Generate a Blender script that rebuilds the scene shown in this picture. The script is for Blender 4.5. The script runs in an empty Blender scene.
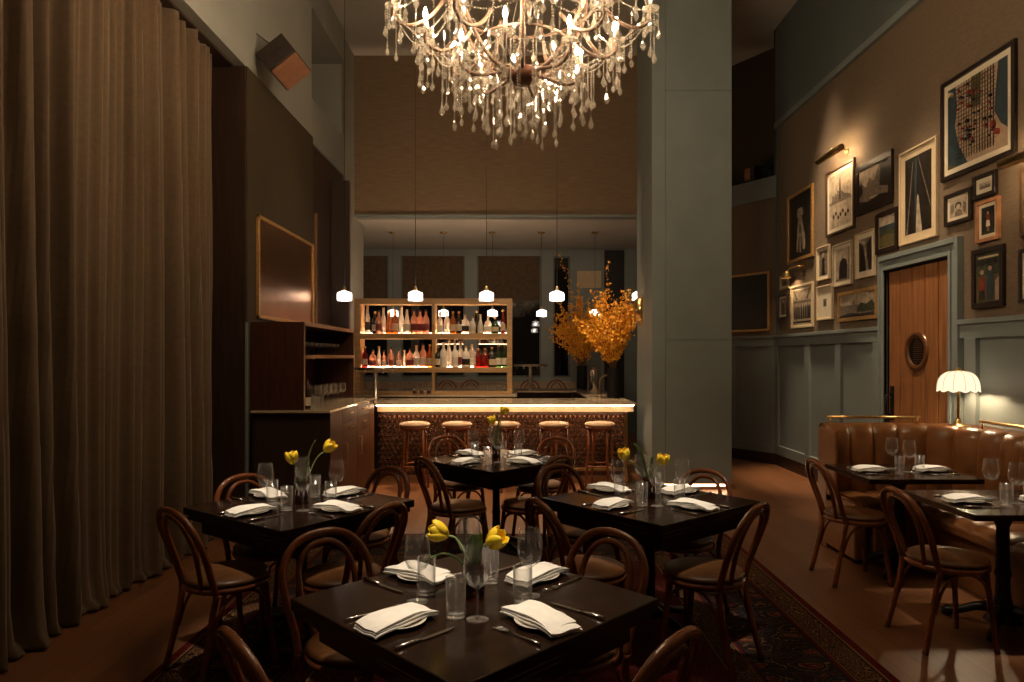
import bpy, math, random
from math import sin, cos, pi, sqrt, atan2, radians
from mathutils import Vector, Matrix, Euler
random.seed(7)
S = bpy.context.scene
COL = S.collection
F = 682.67
H = 1.6
def P(px, py, D):                       # a measured pixel and its distance -> a point in the room
    return Vector(((px-517)*D/F, D, H-(py-357)*D/F))

# ------------------------------------------------------------------ mesh builder
class MB:
    def __init__(s): s.v=[]; s.f=[]; s.m=[]; s.s=[]
    def add(s, vs, fs, m=0, sm=False):
        b=len(s.v); s.v += [tuple(q) for q in vs]
        for f in fs: s.f.append(tuple(b+i for i in f)); s.m.append(m); s.s.append(sm)
        return s
    def box(s, x0,x1,y0,y1,z0,z1, m=0):
        vs=[(x,y,z) for z in (z0,z1) for y in (y0,y1) for x in (x0,x1)]
        return s.add(vs, [(0,2,3,1),(4,5,7,6),(0,1,5,4),(2,6,7,3),(0,4,6,2),(1,3,7,5)], m)
    def rbox(s, c, size, rz=0, m=0, rot=None):
        M = rot if rot is not None else Matrix.Rotation(rz,3,'Z')
        vs=[Vector(c)+M@Vector((sx*size[0]/2,sy*size[1]/2,sz*size[2]/2)) for sz in (-1,1) for sy in (-1,1) for sx in (-1,1)]
        return s.add(vs, [(0,2,3,1),(4,5,7,6),(0,1,5,4),(2,6,7,3),(0,4,6,2),(1,3,7,5)], m)
    def lathe(s, prof, c=(0,0,0), n=20, m=0, sm=True, M=None):
        vs=[]; fs=[]; L=len(prof)
        for r,z in prof:
            for k in range(n):
                a=2*pi*k/n; p=Vector((max(r,1e-5)*cos(a),max(r,1e-5)*sin(a),z))
                if M is not None: p=M@p
                vs.append(p+Vector(c))
        for i in range(L-1):
            for k in range(n):
                k2=(k+1)%n; fs.append((i*n+k,i*n+k2,(i+1)*n+k2,(i+1)*n+k))
        return s.add(vs,fs,m,sm)
    def tube(s, pts, r, n=8, m=0, cap=True, sm=True):
        pts=[Vector(p) for p in pts]; N=len(pts)
        rs = r if isinstance(r,(list,tuple)) else [r]*N
        vs=[]; fs=[]; up=None
        for i,p in enumerate(pts):
            t=(pts[min(i+1,N-1)]-pts[max(i-1,0)]).normalized()
            if up is None:
                up = Vector((0,0,1)) if abs(t.z)<.9 else Vector((1,0,0))
            a=(up-t*up.dot(t))
            if a.length<1e-4: a=Vector((1,0,0))-t*t.x
            a.normalize(); b=t.cross(a); up=a
            for k in range(n):
                q=2*pi*k/n; vs.append(p+(a*cos(q)+b*sin(q))*rs[i])
        for i in range(N-1):
            for k in range(n):
                k2=(k+1)%n; fs.append((i*n+k,i*n+k2,(i+1)*n+k2,(i+1)*n+k))
        s.add(vs,fs,m,sm)
        if cap:
            b=len(s.v)-N*n
            s.f.append(tuple(b+k for k in range(n))[::-1]); s.m.append(m); s.s.append(False)
            s.f.append(tuple(b+(N-1)*n+k for k in range(n))); s.m.append(m); s.s.append(False)
        return s
    def ell(s, c, r, n=12, k=8, m=0, M=None):
        vs=[];fs=[]
        for i in range(k+1):
            t=pi*i/k
            for j in range(n):
                a=2*pi*j/n; q=Vector((r[0]*sin(t)*cos(a)+1e-6*cos(a), r[1]*sin(t)*sin(a)+1e-6*sin(a), r[2]*cos(t)))
                if M is not None: q=M@q
                vs.append(Vector(c)+q)
        for i in range(k):
            for j in range(n):
                j2=(j+1)%n; fs.append((i*n+j,(i+1)*n+j,(i+1)*n+j2,i*n+j2))
        return s.add(vs,fs,m,True)
    def prism(s, poly, z0, z1, m=0):      # poly (x,y)
        n=len(poly); vs=[(x,y,z0) for x,y in poly]+[(x,y,z1) for x,y in poly]
        fs=[tuple(range(n))[::-1],tuple(range(n,2*n))]+[(i,(i+1)%n,n+(i+1)%n,n+i) for i in range(n)]
        return s.add(vs,fs,m)
    def fprism(s, poly, y0, y1, m=0):     # poly (x,z), faces the -y side at y0
        n=len(poly); vs=[(x,y0,z) for x,z in poly]+[(x,y1,z) for x,z in poly]
        fs=[tuple(range(n)),tuple(range(n,2*n))[::-1]]+[((i+1)%n,i,n+i,n+(i+1)%n) for i in range(n)]
        return s.add(vs,fs,m)
    def grid(s, rows, m=0, sm=True, closed=False):
        h=len(rows); w=len(rows[0]); vs=[p for r in rows for p in r]; fs=[]
        for i in range(h-1):
            for j in range(w if closed else w-1):
                j2=(j+1)%w; fs.append((i*w+j,i*w+j2,(i+1)*w+j2,(i+1)*w+j))
        return s.add(vs,fs,m,sm)

def obj(name, mb, mats, parent=None, loc=(0,0,0), rz=0, bevel=0, solid=0, sub=0, **props):
    me=bpy.data.meshes.new(name); me.from_pydata(mb.v,[],mb.f)
    if not isinstance(mats,(list,tuple)): mats=[mats]
    for m in mats: me.materials.append(m)
    me.polygons.foreach_set('material_index',mb.m); me.polygons.foreach_set('use_smooth',mb.s)
    me.update()
    o=bpy.data.objects.new(name,me); COL.objects.link(o)
    o.parent=parent; o.location=loc; o.rotation_euler=(0,0,rz)
    if solid: md=o.modifiers.new('s','SOLIDIFY'); md.thickness=solid; md.offset=0
    if bevel: md=o.modifiers.new('b','BEVEL'); md.width=bevel; md.segments=2; md.limit_method='ANGLE'
    if sub: md=o.modifiers.new('u','SUBSURF'); md.levels=sub; md.render_levels=sub
    for k,v in props.items(): o[k]=v
    return o
def tag(o,label,cat,group=None,kind=None):
    o['label']=label; o['category']=cat
    if group: o['group']=group
    if kind: o['kind']=kind
    return o
def thing(name,label,cat,loc=(0,0,0),rz=0,group=None):
    o=bpy.data.objects.new(name,None); COL.objects.link(o); o.location=loc; o.rotation_euler=(0,0,rz)
    o.empty_display_size=.1
    return tag(o,label,cat,group)
def struct(name,mb,mats,bevel=0,label=None,parent=None,solid=0):
    o=obj(name,mb,mats,parent,bevel=bevel,solid=solid); 
    if parent is None: o['kind']='structure'
    if label: o['label']=label
    return o
def dup(root,loc=None,rz=None,label=None,group=None):
    r=root.copy(); COL.objects.link(r)
    if loc is not None: r.location=loc
    if rz is not None: r.rotation_euler=(0,0,rz)
    if label: r['label']=label
    if group: r['group']=group
    for ch in list(root.children):
        c=ch.copy(); COL.objects.link(c); c.parent=r
        for g in list(ch.children):
            d=g.copy(); COL.objects.link(d); d.parent=c
    return r

# ------------------------------------------------------------------ materials
def newmat(name):
    m=bpy.data.materials.new(name); m.use_nodes=True
    nt=m.node_tree; nt.nodes.clear()
    out=nt.nodes.new('ShaderNodeOutputMaterial'); return m,nt,out
def N(nt,t,**kw):
    n=nt.nodes.new(t)
    for k,v in kw.items():
        if k.startswith('_'): setattr(n,k[1:],v)
        else: n.inputs[k.replace('_',' ')].default_value=v
    return n
def mat(name,col,rough=.5,metal=0,var=.25,scale=12,bump=0,bscale=60,stretch=(1,1,1),coat=0,col2=None,spec=.5,sheen=0):
    m,nt,out=newmat(name); L=nt.links
    b=N(nt,'ShaderNodeBsdfPrincipled'); L.new(b.outputs[0],out.inputs[0])
    b.inputs['Roughness'].default_value=rough; b.inputs['Metallic'].default_value=metal
    b.inputs['Specular IOR Level'].default_value=spec
    b.inputs['Coat Weight'].default_value=coat; b.inputs['Coat Roughness'].default_value=.12
    b.inputs['Sheen Weight'].default_value=sheen
    tc=N(nt,'ShaderNodeTexCoord'); mp=N(nt,'ShaderNodeMapping'); mp.inputs['Scale'].default_value=stretch
    L.new(tc.outputs['Object'],mp.inputs[0])
    nz=N(nt,'ShaderNodeTexNoise',Scale=scale,Detail=4.0); L.new(mp.outputs[0],nz.inputs['Vector'])
    rp=nt.nodes.new('ShaderNodeValToRGB'); rp.color_ramp.elements[0].position=.3; rp.color_ramp.elements[1].position=.7
    c2=col2 if col2 else tuple(min(1,c*(1+var)) for c in col)
    rp.color_ramp.elements[0].color=(*[c*(1-var) if not col2 else c for c in col],1); rp.color_ramp.elements[1].color=(*c2,1)
    L.new(nz.outputs['Fac'],rp.inputs[0]); L.new(rp.outputs[0],b.inputs['Base Color'])
    if bump:
        n2=N(nt,'ShaderNodeTexNoise',Scale=bscale,Detail=3.0); L.new(mp.outputs[0],n2.inputs['Vector'])
        bp=N(nt,'ShaderNodeBump',Strength=bump,Distance=.01); L.new(n2.outputs['Fac'],bp.inputs['Height']); L.new(bp.outputs[0],b.inputs['Normal'])
    return m
def emat(name,col,strength):
    m,nt,out=newmat(name); e=N(nt,'ShaderNodeEmission'); e.inputs[0].default_value=(*col,1); e.inputs[1].default_value=strength
    nt.links.new(e.outputs[0],out.inputs[0]); return m
def glassmat(name,tint=(1,1,1),edge=.55,base=.06,rough=.03,dif=0,dcol=(1,.95,.85),rim=0):
    m,nt,out=newmat(name); L=nt.links
    t=N(nt,'ShaderNodeBsdfTransparent'); t.inputs[0].default_value=(*tint,1)
    g=N(nt,'ShaderNodeBsdfGlossy'); g.inputs['Roughness'].default_value=rough
    lw=N(nt,'ShaderNodeLayerWeight'); lw.inputs[0].default_value=.35
    pw_=N(nt,'ShaderNodeMath',_operation='POWER'); L.new(lw.outputs['Facing'],pw_.inputs[0]); pw_.inputs[1].default_value=2.2
    mr=N(nt,'ShaderNodeMapRange'); L.new(pw_.outputs[0],mr.inputs[0]); mr.inputs[3].default_value=base; mr.inputs[4].default_value=edge
    mx=N(nt,'ShaderNodeMixShader'); L.new(mr.outputs[0],mx.inputs[0]); L.new(t.outputs[0],mx.inputs[1])
    if rim:
        dr_=N(nt,'ShaderNodeBsdfDiffuse'); dr_.inputs[0].default_value=(.9,.84,.74,1); mr2=N(nt,'ShaderNodeMixShader',Fac=rim); L.new(g.outputs[0],mr2.inputs[1]); L.new(dr_.outputs[0],mr2.inputs[2]); L.new(mr2.outputs[0],mx.inputs[2])  # cream diffuse mixed in at grazing edges as a painted highlight
    else: L.new(g.outputs[0],mx.inputs[2])
    last=mx
    if dif:
        d=N(nt,'ShaderNodeBsdfDiffuse'); d.inputs[0].default_value=(*dcol,1)
        tr=N(nt,'ShaderNodeBsdfTranslucent'); tr.inputs[0].default_value=(*dcol,1)
        a=N(nt,'ShaderNodeMixShader',Fac=.5); L.new(d.outputs[0],a.inputs[1]); L.new(tr.outputs[0],a.inputs[2])
        q=N(nt,'ShaderNodeMixShader',Fac=dif); L.new(mx.outputs[0],q.inputs[1]); L.new(a.outputs[0],q.inputs[2]); last=q
    L.new(last.outputs[0],out.inputs[0]); return m

M={}
M['paint']=mat('blue_grey_paint',(.185,.212,.205),.45,var=.06,scale=3)
M['paint_dark']=mat('dark_blue_grey_paint',(.10,.118,.112),.5,var=.06,scale=3)
M['ceil']=mat('grey_ceiling_paint',(.46,.44,.39),.8,var=.05,scale=2)
M['white']=mat('off_white_paint',(.27,.265,.235),.7,var=.05,scale=2)
M['paper']=mat('brown_grasscloth',(.155,.108,.068),.85,var=.16,scale=38,bump=.3,bscale=70,stretch=(.5,.5,5))
M['panelcloth']=mat('brown_linen_panel',(.20,.135,.08),.85,var=.18,scale=8,bump=.3,bscale=50,stretch=(.6,.6,8))
M['base']=mat('dark_brown_baseboard',(.03,.014,.01),.4)
M['dark']=mat('espresso_veneer',(.035,.018,.011),.42,var=.3,scale=5,stretch=(6,6,.5))
M['umber']=mat('umber_fabric_panel',(.045,.029,.012),.7,var=.15,scale=30,bump=.2)
M['mahog']=mat('mahogany_veneer',(.05,.015,.008),.4,var=.35,scale=4,stretch=(8,8,.6),coat=.1)
M['walnut']=mat('walnut_veneer',(.095,.034,.012),.5,var=.35,scale=4,stretch=(8,8,.6),coat=0,spec=.3)
M['edge']=mat('light_walnut_edge',(.22,.11,.05),.4,var=.2)
M['tabletop']=mat('black_brown_table_wood',(.014,.0065,.0035),.17,var=.4,scale=6,stretch=(1,9,1),coat=0,spec=.35)
M['bent']=mat('red_brown_bentwood',(.21,.062,.020),.22,var=.35,scale=10,stretch=(1,1,1),coat=.3)
M['bentdark']=mat('dark_bentwood',(.05,.016,.008),.25,var=.3,coat=.4)
M['seat']=mat('brown_seat_leather',(.12,.048,.014),.34,var=.2,scale=14,bump=.12,bscale=120)
M['stoolseat']=mat('tan_stool_leather',(.5,.30,.17),.45,var=.1)
M['booth']=mat('cognac_leather',(.25,.10,.032),.33,var=.2,scale=7,bump=.1,bscale=90)
M['iron']=mat('black_cast_iron',(.012,.011,.010),.38,metal=.4,var=.2)
M['brass']=mat('aged_brass',(.62,.42,.18),.28,metal=1,var=.12)
M['gold']=mat('gilt_frame',(.55,.32,.11),.42,metal=.6,var=.2,scale=40)
M['steel']=mat('cutlery_steel',(.55,.52,.48),.2,metal=1,var=.05)
M['tap']=mat('brushed_nickel',(.36,.31,.24),.3,metal=1,var=.05)
M['black']=mat('black_lacquer',(.012,.010,.009),.3,var=.2)
M['marble']=mat('beige_marble',(.42,.31,.20),.18,var=.2,scale=5,col2=(.56,.44,.30),coat=.3)
M['oak']=mat('oak_shelf',(.40,.235,.10),.4,var=.2,scale=5,stretch=(.6,6,6))
M['copper']=mat('embossed_copper_brown',(.13,.058,.030),.33,metal=.55,var=.3,scale=20)
M['napkin']=mat('white_linen_napkin',(.80,.76,.68),.85,var=.05,scale=30,bump=.15,bscale=150)
M['plate']=mat('white_porcelain',(.68,.62,.52),.25,var=.03,coat=.3)
M['tulip']=mat('yellow_tulip_petal',(.90,.56,.015),.5,var=.12,scale=30,col2=(.95,.72,.03))
M['leaf']=mat('green_tulip_leaf',(.12,.20,.055),.45,var=.25,scale=30)
M['stem']=mat('pale_green_stem',(.22,.30,.09),.5)
M['forsythia']=mat('orange_yellow_blossom',(.72,.26,.01),.6,var=.25,scale=12,col2=(.90,.48,.02))
M['twig']=mat('brown_twig',(.13,.055,.02),.7)
M['vase']=mat('black_ribbed_vase',(.006,.005,.0045),.6,spec=.2)
M['amber']=glassmat('amber_vase_glass',(.50,.20,.08),.6,.12)
M['glass']=glassmat('clear_glass',(.99,.988,.985),.95,.05,.04,rim=.26)
M['crystal']=glassmat('lead_crystal',(1,.98,.95),.9,.34,.06,dif=.13,dcol=(1,.92,.80))
M['rust']=mat('rusted_beige_iron',(.13,.075,.05),.6,metal=.2,var=.25,scale=30)
M['rustdark']=mat('dark_rusted_bowl',(.13,.05,.025),.6,metal=.3)
M['candle']=mat('ivory_candle_tube',(.85,.75,.58),.6)
M['bulb']=emat('warm_bulb_glow',(1,.74,.46),640)
M['cream']=mat('cream_mat_board',(.56,.44,.28),.8,var=.04)
M['creamw']=mat('ivory_mat_board',(.66,.58,.44),.8,var=.04)
M['frameblack']=mat('black_frame_wood',(.018,.010,.007),.35)
M['framebrown']=mat('brown_frame_wood',(.07,.035,.018),.4)
M['framepink']=mat('rosy_frame_wood',(.42,.19,.09),.45)
M['ink']=mat('dark_print_ink',(.020,.015,.012),.3,var=.4,scale=20)
M['mid']=mat('sepia_mid_tone',(.17,.13,.095),.4,var=.5,scale=40)
M['pale']=mat('sepia_pale_tone',(.40,.32,.235),.4,var=.35,scale=14)
M['blue']=mat('print_slate_blue',(.028,.045,.055),.4)
M['red']=mat('print_red',(.20,.03,.02),.5)
M['olive']=mat('print_olive',(.09,.075,.03),.5)
M['green']=mat('print_green',(.04,.045,.025),.5,var=.6,scale=40)
M['pinkish']=mat('print_rose_tan',(.36,.25,.17),.5,var=.15,scale=30)
M['door']=mat('orange_brown_door_wood',(.25,.10,.035),.35,var=.3,scale=4,stretch=(8,8,.5),coat=.25)
M['night']=mat('black_window_glass',(.004,.005,.007),.02,spec=1.0)
M['blind']=mat('brown_roller_blind',(.085,.055,.030),.85,bump=.2,bscale=120)
M['bronze']=mat('smoked_bronze_mirror',(.30,.135,.045),.30,metal=1,var=.1,scale=2)
def opalmat():
    m,nt,out=newmat('ribbed_opal_glass'); L=nt.links
    t=N(nt,'ShaderNodeBsdfTransparent'); q=N(nt,'ShaderNodeBsdfTranslucent'); q.inputs[0].default_value=(.80,.83,.90,1)
    g=N(nt,'ShaderNodeBsdfGlossy',Roughness=.1); a=N(nt,'ShaderNodeMixShader',Fac=.35); b=N(nt,'ShaderNodeMixShader',Fac=.1)
    L.new(q.outputs[0],a.inputs[1]); L.new(t.outputs[0],a.inputs[2]); L.new(a.outputs[0],b.inputs[1]); L.new(g.outputs[0],b.inputs[2]); L.new(b.outputs[0],out.inputs[0]); return m
M['opal']=opalmat(); M['pbulb']=emat('pendant_bulb',(1,.83,.68),85)
M['opal2']=emat('opal_lamp_shade_glow',(1,.76,.48),1.25)
M['led']=emat('warm_led',(1,.66,.36),9)
M['led4']=emat('counter_led',(1,.66,.38),42)
M['led3']=emat('pillar_and_added_bar_led',(1,.62,.34),20)
M['led2']=emat('shelf_led',(1,.66,.40),72)
M['pic']=emat('picture_lamp_led',(1,.70,.38),190)
M['pleat']=mat('lamp_rib',(.45,.33,.2),.5)
M['curtain']=mat('brown_velvet_curtain',(.098,.058,.027),.9,var=.12,scale=30,bump=.1,bscale=200,sheen=.15)
M['speaker']=mat('dark_speaker_shell',(.03,.018,.013),.5)
M['grille']=mat('copper_speaker_grille',(.20,.085,.04),.5,var=.12)

# floor: long boards
def floor_mat():
    m,nt,out=newmat('oak_boards'); L=nt.links
    b=N(nt,'ShaderNodeBsdfPrincipled',Roughness=.38); L.new(b.outputs[0],out.inputs[0])
    tc=N(nt,'ShaderNodeTexCoord'); mp=N(nt,'ShaderNodeMapping'); mp.inputs['Rotation'].default_value=(0,0,radians(90))
    L.new(tc.outputs['Object'],mp.inputs[0])
    br=N(nt,'ShaderNodeTexBrick',Scale=1.0); br.inputs['Brick Width'].default_value=1.6; br.inputs['Row Height'].default_value=.14
    br.inputs['Mortar Size'].default_value=.0015; br.inputs['Color1'].default_value=(.21,.088,.036,1); br.inputs['Color2'].default_value=(.15,.060,.025,1); br.inputs['Mortar'].default_value=(.05,.02,.01,1)
    L.new(mp.outputs[0],br.inputs['Vector'])
    m2=N(nt,'ShaderNodeMapping'); m2.inputs['Scale'].default_value=(1.5,22,1); L.new(mp.outputs[0],m2.inputs[0])
    nz=N(nt,'ShaderNodeTexNoise',Scale=2.0,Detail=5.0); L.new(m2.outputs[0],nz.inputs['Vector'])
    mx=N(nt,'ShaderNodeMix',_data_type='RGBA',_blend_type='MULTIPLY'); mx.inputs[0].default_value=.55
    L.new(br.outputs[0],mx.inputs[6]); L.new(nz.outputs['Color'],mx.inputs[7])
    mg=N(nt,'ShaderNodeMix',_data_type='RGBA',_blend_type='ADD'); mg.inputs[0].default_value=.35; L.new(mx.outputs[2],mg.inputs[6]); L.new(br.outputs[0],mg.inputs[7])
    L.new(mg.outputs[2],b.inputs['Base Color']); return m
M['floor']=floor_mat()

def rug_mat(hx,hy):
    m,nt,out=newmat('persian_rug'); L=nt.links
    b=N(nt,'ShaderNodeBsdfPrincipled',Roughness=.95); L.new(b.outputs[0],out.inputs[0]); b.inputs['Specular IOR Level'].default_value=.1
    tc=N(nt,'ShaderNodeTexCoord'); sp=N(nt,'ShaderNodeSeparateXYZ'); L.new(tc.outputs['Object'],sp.inputs[0])
    def math_(op,a,bb=None):
        n=N(nt,'ShaderNodeMath',_operation=op)
        for i,x in enumerate((a,bb)):
            if x is None: continue
            if isinstance(x,(int,float)): n.inputs[i].default_value=x
            else: L.new(x,n.inputs[i])
        return n.outputs[0]
    dx=math_('SUBTRACT',hx,math_('ABSOLUTE',sp.outputs[0])); dy=math_('SUBTRACT',hy,math_('ABSOLUTE',sp.outputs[1]))
    d=math_('MINIMUM',dx,dy)
    dn=math_('DIVIDE',d,1.5)
    def ramp(stops,inp):
        r=nt.nodes.new('ShaderNodeValToRGB'); r.color_ramp.interpolation='CONSTANT'; e=r.color_ramp.elements
        while len(e)<len(stops): e.new(.5)
        for i,(p,c) in enumerate(stops): e[i].position=p; e[i].color=(*c,1) if len(c)==3 else c
        L.new(inp,r.inputs[0]); return r.outputs[0]
    red=(.15,.013,.012); navy=(.034,.018,.020); tan=(.33,.19,.08); dk=(.036,.013,.010); orange=(.27,.085,.035); teal=(.07,.075,.055)
    ground=ramp([(0,red),(.045/1.5,tan),(.055/1.5,dk),(.07/1.5,dk),(.20/1.5,tan),(.21/1.5,red),(.23/1.5,navy),(.66/1.5,red),(.675/1.5,tan),(.685/1.5,dk),(.80/1.5,tan),(.81/1.5,red)],dn)
    mask_guard=ramp([(0,(0,0,0)),(.07/1.5,(1,1,1)),(.195/1.5,(0,0,0)),(.69/1.5,(1,1,1)),(.795/1.5,(0,0,0))],dn)
    mask_main=ramp([(0,(0,0,0)),(.25/1.5,(1,1,1)),(.64/1.5,(0,0,0))],dn)
    mask_field=ramp([(0,(0,0,0)),(.82/1.5,(1,1,1))],dn)
    # guard scroll
    vg=N(nt,'ShaderNodeTexVoronoi',Scale=26.0,_feature='DISTANCE_TO_EDGE'); L.new(tc.outputs['Object'],vg.inputs['Vector'])
    g1=ramp([(0,tan),(.05,dk),(.17,orange),(.23,dk),(.33,tan)],vg.outputs['Distance'])
    # main border medallions: stretched cells
    mp=N(nt,'ShaderNodeMapping'); mp.inputs['Scale'].default_value=(3.0,5.6,1); L.new(tc.outputs['Object'],mp.inputs[0])
    nzz=N(nt,'ShaderNodeTexNoise',Scale=16.0,Detail=6.0); L.new(tc.outputs['Object'],nzz.inputs['Vector'])
    mxv=N(nt,'ShaderNodeMix',_data_type='VECTOR'); mxv.inputs[0].default_value=.34; L.new(mp.outputs[0],mxv.inputs[4]); L.new(nzz.outputs['Color'],mxv.inputs[5])
    v1=N(nt,'ShaderNodeTexVoronoi',Scale=1.6,_feature='F1'); v1.inputs['Randomness'].default_value=.45; L.new(mxv.outputs[1],v1.inputs['Vector'])
    m1=ramp([(0,tan),(.06,orange),(.12,red),(.19,tan),(.215,navy),(.33,tan),(.35,navy),(.47,teal),(.50,navy),(.60,orange),(.62,navy)],v1.outputs['Distance'])
    # field motifs
    v2=N(nt,'ShaderNodeTexVoronoi',Scale=13.0,_feature='F1'); v2.inputs['Randomness'].default_value=.8; L.new(tc.outputs['Object'],v2.inputs['Vector'])
    f1=ramp([(0,tan),(.07,navy),(.16,orange),(.20,red),(.36,navy),(.40,red),(.52,teal),(.55,red)],v2.outputs['Distance'])
    def mixc(f,a,c):
        n=N(nt,'ShaderNodeMix',_data_type='RGBA'); L.new(f,n.inputs[0]); L.new(a,n.inputs[6]); L.new(c,n.inputs[7]); return n.outputs[2]
    c=mixc(mask_guard,ground,g1); c=mixc(mask_main,c,m1); c=mixc(mask_field,c,f1)
    nz=N(nt,'ShaderNodeTexNoise',Scale=70.0,Detail=3.0); L.new(tc.outputs['Object'],nz.inputs['Vector'])
    mm=N(nt,'ShaderNodeMix',_data_type='RGBA',_blend_type='MULTIPLY'); mm.inputs[0].default_value=.9; L.new(c,mm.inputs[6]); L.new(nz.outputs['Color'],mm.inputs[7])
    L.new(mm.outputs[2],b.inputs['Base Color'])
    bp=N(nt,'ShaderNodeBump',Strength=.5,Distance=.004); L.new(nz.outputs['Fac'],bp.inputs['Height']); L.new(bp.outputs[0],b.inputs['Normal'])
    return m

# ------------------------------------------------------------------ camera
cam=bpy.data.cameras.new('camera'); co=bpy.data.objects.new('camera',cam); COL.objects.link(co)
cam.lens=24; cam.sensor_width=36; cam.shift_x=-5/1024; cam.shift_y=16/1024; cam.clip_start=.05
co.location=(0,0,H); co.rotation_euler=(pi/2,0,0); S.camera=co

# ------------------------------------------------------------------ the setting
ZC=6.48
struct('floor',MB().box(-4.6,4.6,-3.2,14.5,-.1,0),M['floor'])
struct('ceiling',MB().box(-4.6,4.6,-3.2,14.5,ZC,ZC+.1),M['ceil'])
struct('wall_back',MB().box(-4.6,4.6,-3.3,-3.2,0,ZC),M['paper'])
# left wall: plane behind the curtain, deep painted beam above it, recess beyond
struct('wall_left',MB().box(-3.15,-3.0,-3.2,10.25,0,4.30),M['dark'])
w=MB().box(-3.4,-2.52,-3.2,8.38,4.30,ZC).box(-3.4,-2.58,8.38,10.25,4.30,4.86).box(-3.4,-2.58,8.38,10.25,6.0,ZC)
w.box(-3.5,-3.4,8.38,10.25,4.86,6.0).box(-3.4,-2.635,10.25,11.72,0,ZC)
struct('wall_left_upper',w,M['white'])
# fascia above the bar and the lowered ceiling behind it
fx=MB()
edges=[-2.58,1.95]
struct('wall_fascia',MB().box(-2.635,1.98,11.05,11.25,3.90,ZC),M['panelcloth'])
struct('trim_1',MB().box(-2.635,1.98,11.02,11.25,3.865,3.90),M['paint'])
struct('ceiling_lowered',MB().box(-4.6,3.6,11.25,14.45,3.865,4.0),M['ceil'])
struct('wall_left_bar',MB().box(-4.7,-4.6,11.7,14.4,0,4.0),M['paint_dark'])
# pillar
pl=MB().box(1.62,2.58,8.2,9.22,.075,ZC)
struct('pillar',pl,M['paint'],bevel=.006)
pp=MB()
# pillar panel mouldings
pp.box(1.78,1.784,8.194,8.2,.1,ZC-.1).box(1.784,2.58,8.194,8.2,1.806,1.81).box(1.784,2.58,8.194,8.2,4.80,4.804)
struct('trim_2',pp,M['paint_dark'])
struct('trim_3',MB().box(1.66,2.55,8.24,9.18,0,.075),M['base'])
o=obj('floor_light_strip',MB().box(1.67,2.56,8.215,8.235,.048,.064),M['led3']); tag(o,'thin glowing light strip under the blue-grey pillar by the floor','light strip')

# far window wall at y=14.3
YW=14.3
def W(px): return (px-517)*YW/F
ww=MB()
wins=[(-3.9,W(388.5)),(W(401),W(465)),(W(477),W(541)),(W(553),W(570))]
zb,zt=1.18,3.71
xs=[-4.6]
for a,b in wins: xs+= [a,b]
xs.append(3.6)
for i in range(0,len(xs),2): ww.box(xs[i],xs[i+1],YW,YW+.12,zb,zt)
ww.box(-4.6,3.6,YW,YW+.12,0,zb).box(-4.6,3.6,YW,YW+.12,zt,4.0)
struct('wall_window',ww,M['paint'])
for i,(a,b) in enumerate(wins):
    g=struct('window_%d'%(i+1),MB().box(a-.02,b+.02,YW+.06,YW+.08,zb,zt),M['night'])
    fr=MB()
    fr.box(a,a+.03,YW-.01,YW+.06,zb,zt).box(b-.03,b,YW-.01,YW+.06,zb,zt).box(a,b,YW-.01,YW+.06,zb,zb+.03).box(a,b,YW-.01,YW+.06,zt-.03,zt)
    obj('window_frame',fr,M['paint_dark'],g)
    if i<3:
        bl=thing('roller_blind','brown roller blind half lowered over the %s dark window behind the bar'%['leftmost','middle','right'][i],'blind',((a+b)/2,YW-.02,zt),group=None)
        hw=(b-a)/2-.035
        obj('blind_fabric',MB().box(-hw,hw,-.006,0,-(zt-2.77),0),M['blind'],bl)
        obj('bottom_bar',MB().box(-hw,hw,-.012,.004,-(zt-2.75),-(zt-2.775)),M['framebrown'],bl)
struct('trim_4',MB().box(-4.6,1.2,YW-.35,YW,0,1.06).box(-4.6,1.2,YW-.36,YW,1.06,1.09),M['pinkish'])
# right part of the window wall: doorway and tan blind in an opening
struct('trim_5',MB().box(W(571),W(576.5),YW-.04,YW,0,3.86).box(W(601.5),W(604),YW-.04,YW,0,3.86),M['paint'])
struct('trim_6',MB().box(W(577),W(601),YW-.03,YW,3.05,3.40),M['cream'])
struct('dark_doorway',MB().box(W(604),W(624),YW-.03,YW,0,3.83),M['black'])  # black panel: the dark of the open doorway put into its colour

# gallery wall on the right (inner face x = XG) and its turned far end
XG=3.87
CAP=1.91
dW=7.22; dE=5.92            # casing outer far / near
def wallseg(name,x0,y0,x1,y1,layers,t=.12):
    d=Vector((x1-x0,y1-y0,0)); L=d.length; d.normalize(); n=Vector((-d.y,d.x,0))   # n: outwards, behind the face
    for i,(z0,z1,m) in enumerate(layers):
        a=Vector((x0,y0,0)); b=Vector((x1,y1,0)); mb=MB()
        mb.prism([(a.x,a.y),(b.x,b.y),(b.x+n.x*t,b.y+n.y*t),(a.x+n.x*t,a.y+n.y*t)],z0,z1)
        struct(name if i==0 else 'trim_%d'%(10+len([1 for q in bpy.data.objects if q.name.startswith('trim')])),mb,m)
# plane wall in three stretches around the door opening (opening y 6.06..7.15, z<2.5)
yo0,yo1,zo=6.06,7.14,2.50
g=MB()
g.box(XG,XG+.12,-3.2,yo0,CAP,5.05).box(XG,XG+.12,yo1,10.15,CAP,5.05).box(XG,XG+.12,yo0,yo1,zo,5.05)
struct('wall_right',g,M['paper'])
struct('wall_right_upper',MB().box(XG-.03,XG+.12,-3.2,10.15,5.05,ZC),M['paint_dark'])
struct('trim_7',MB().box(XG-.05,XG,-3.2,10.15,4.99,5.07),M['paint'])
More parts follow.
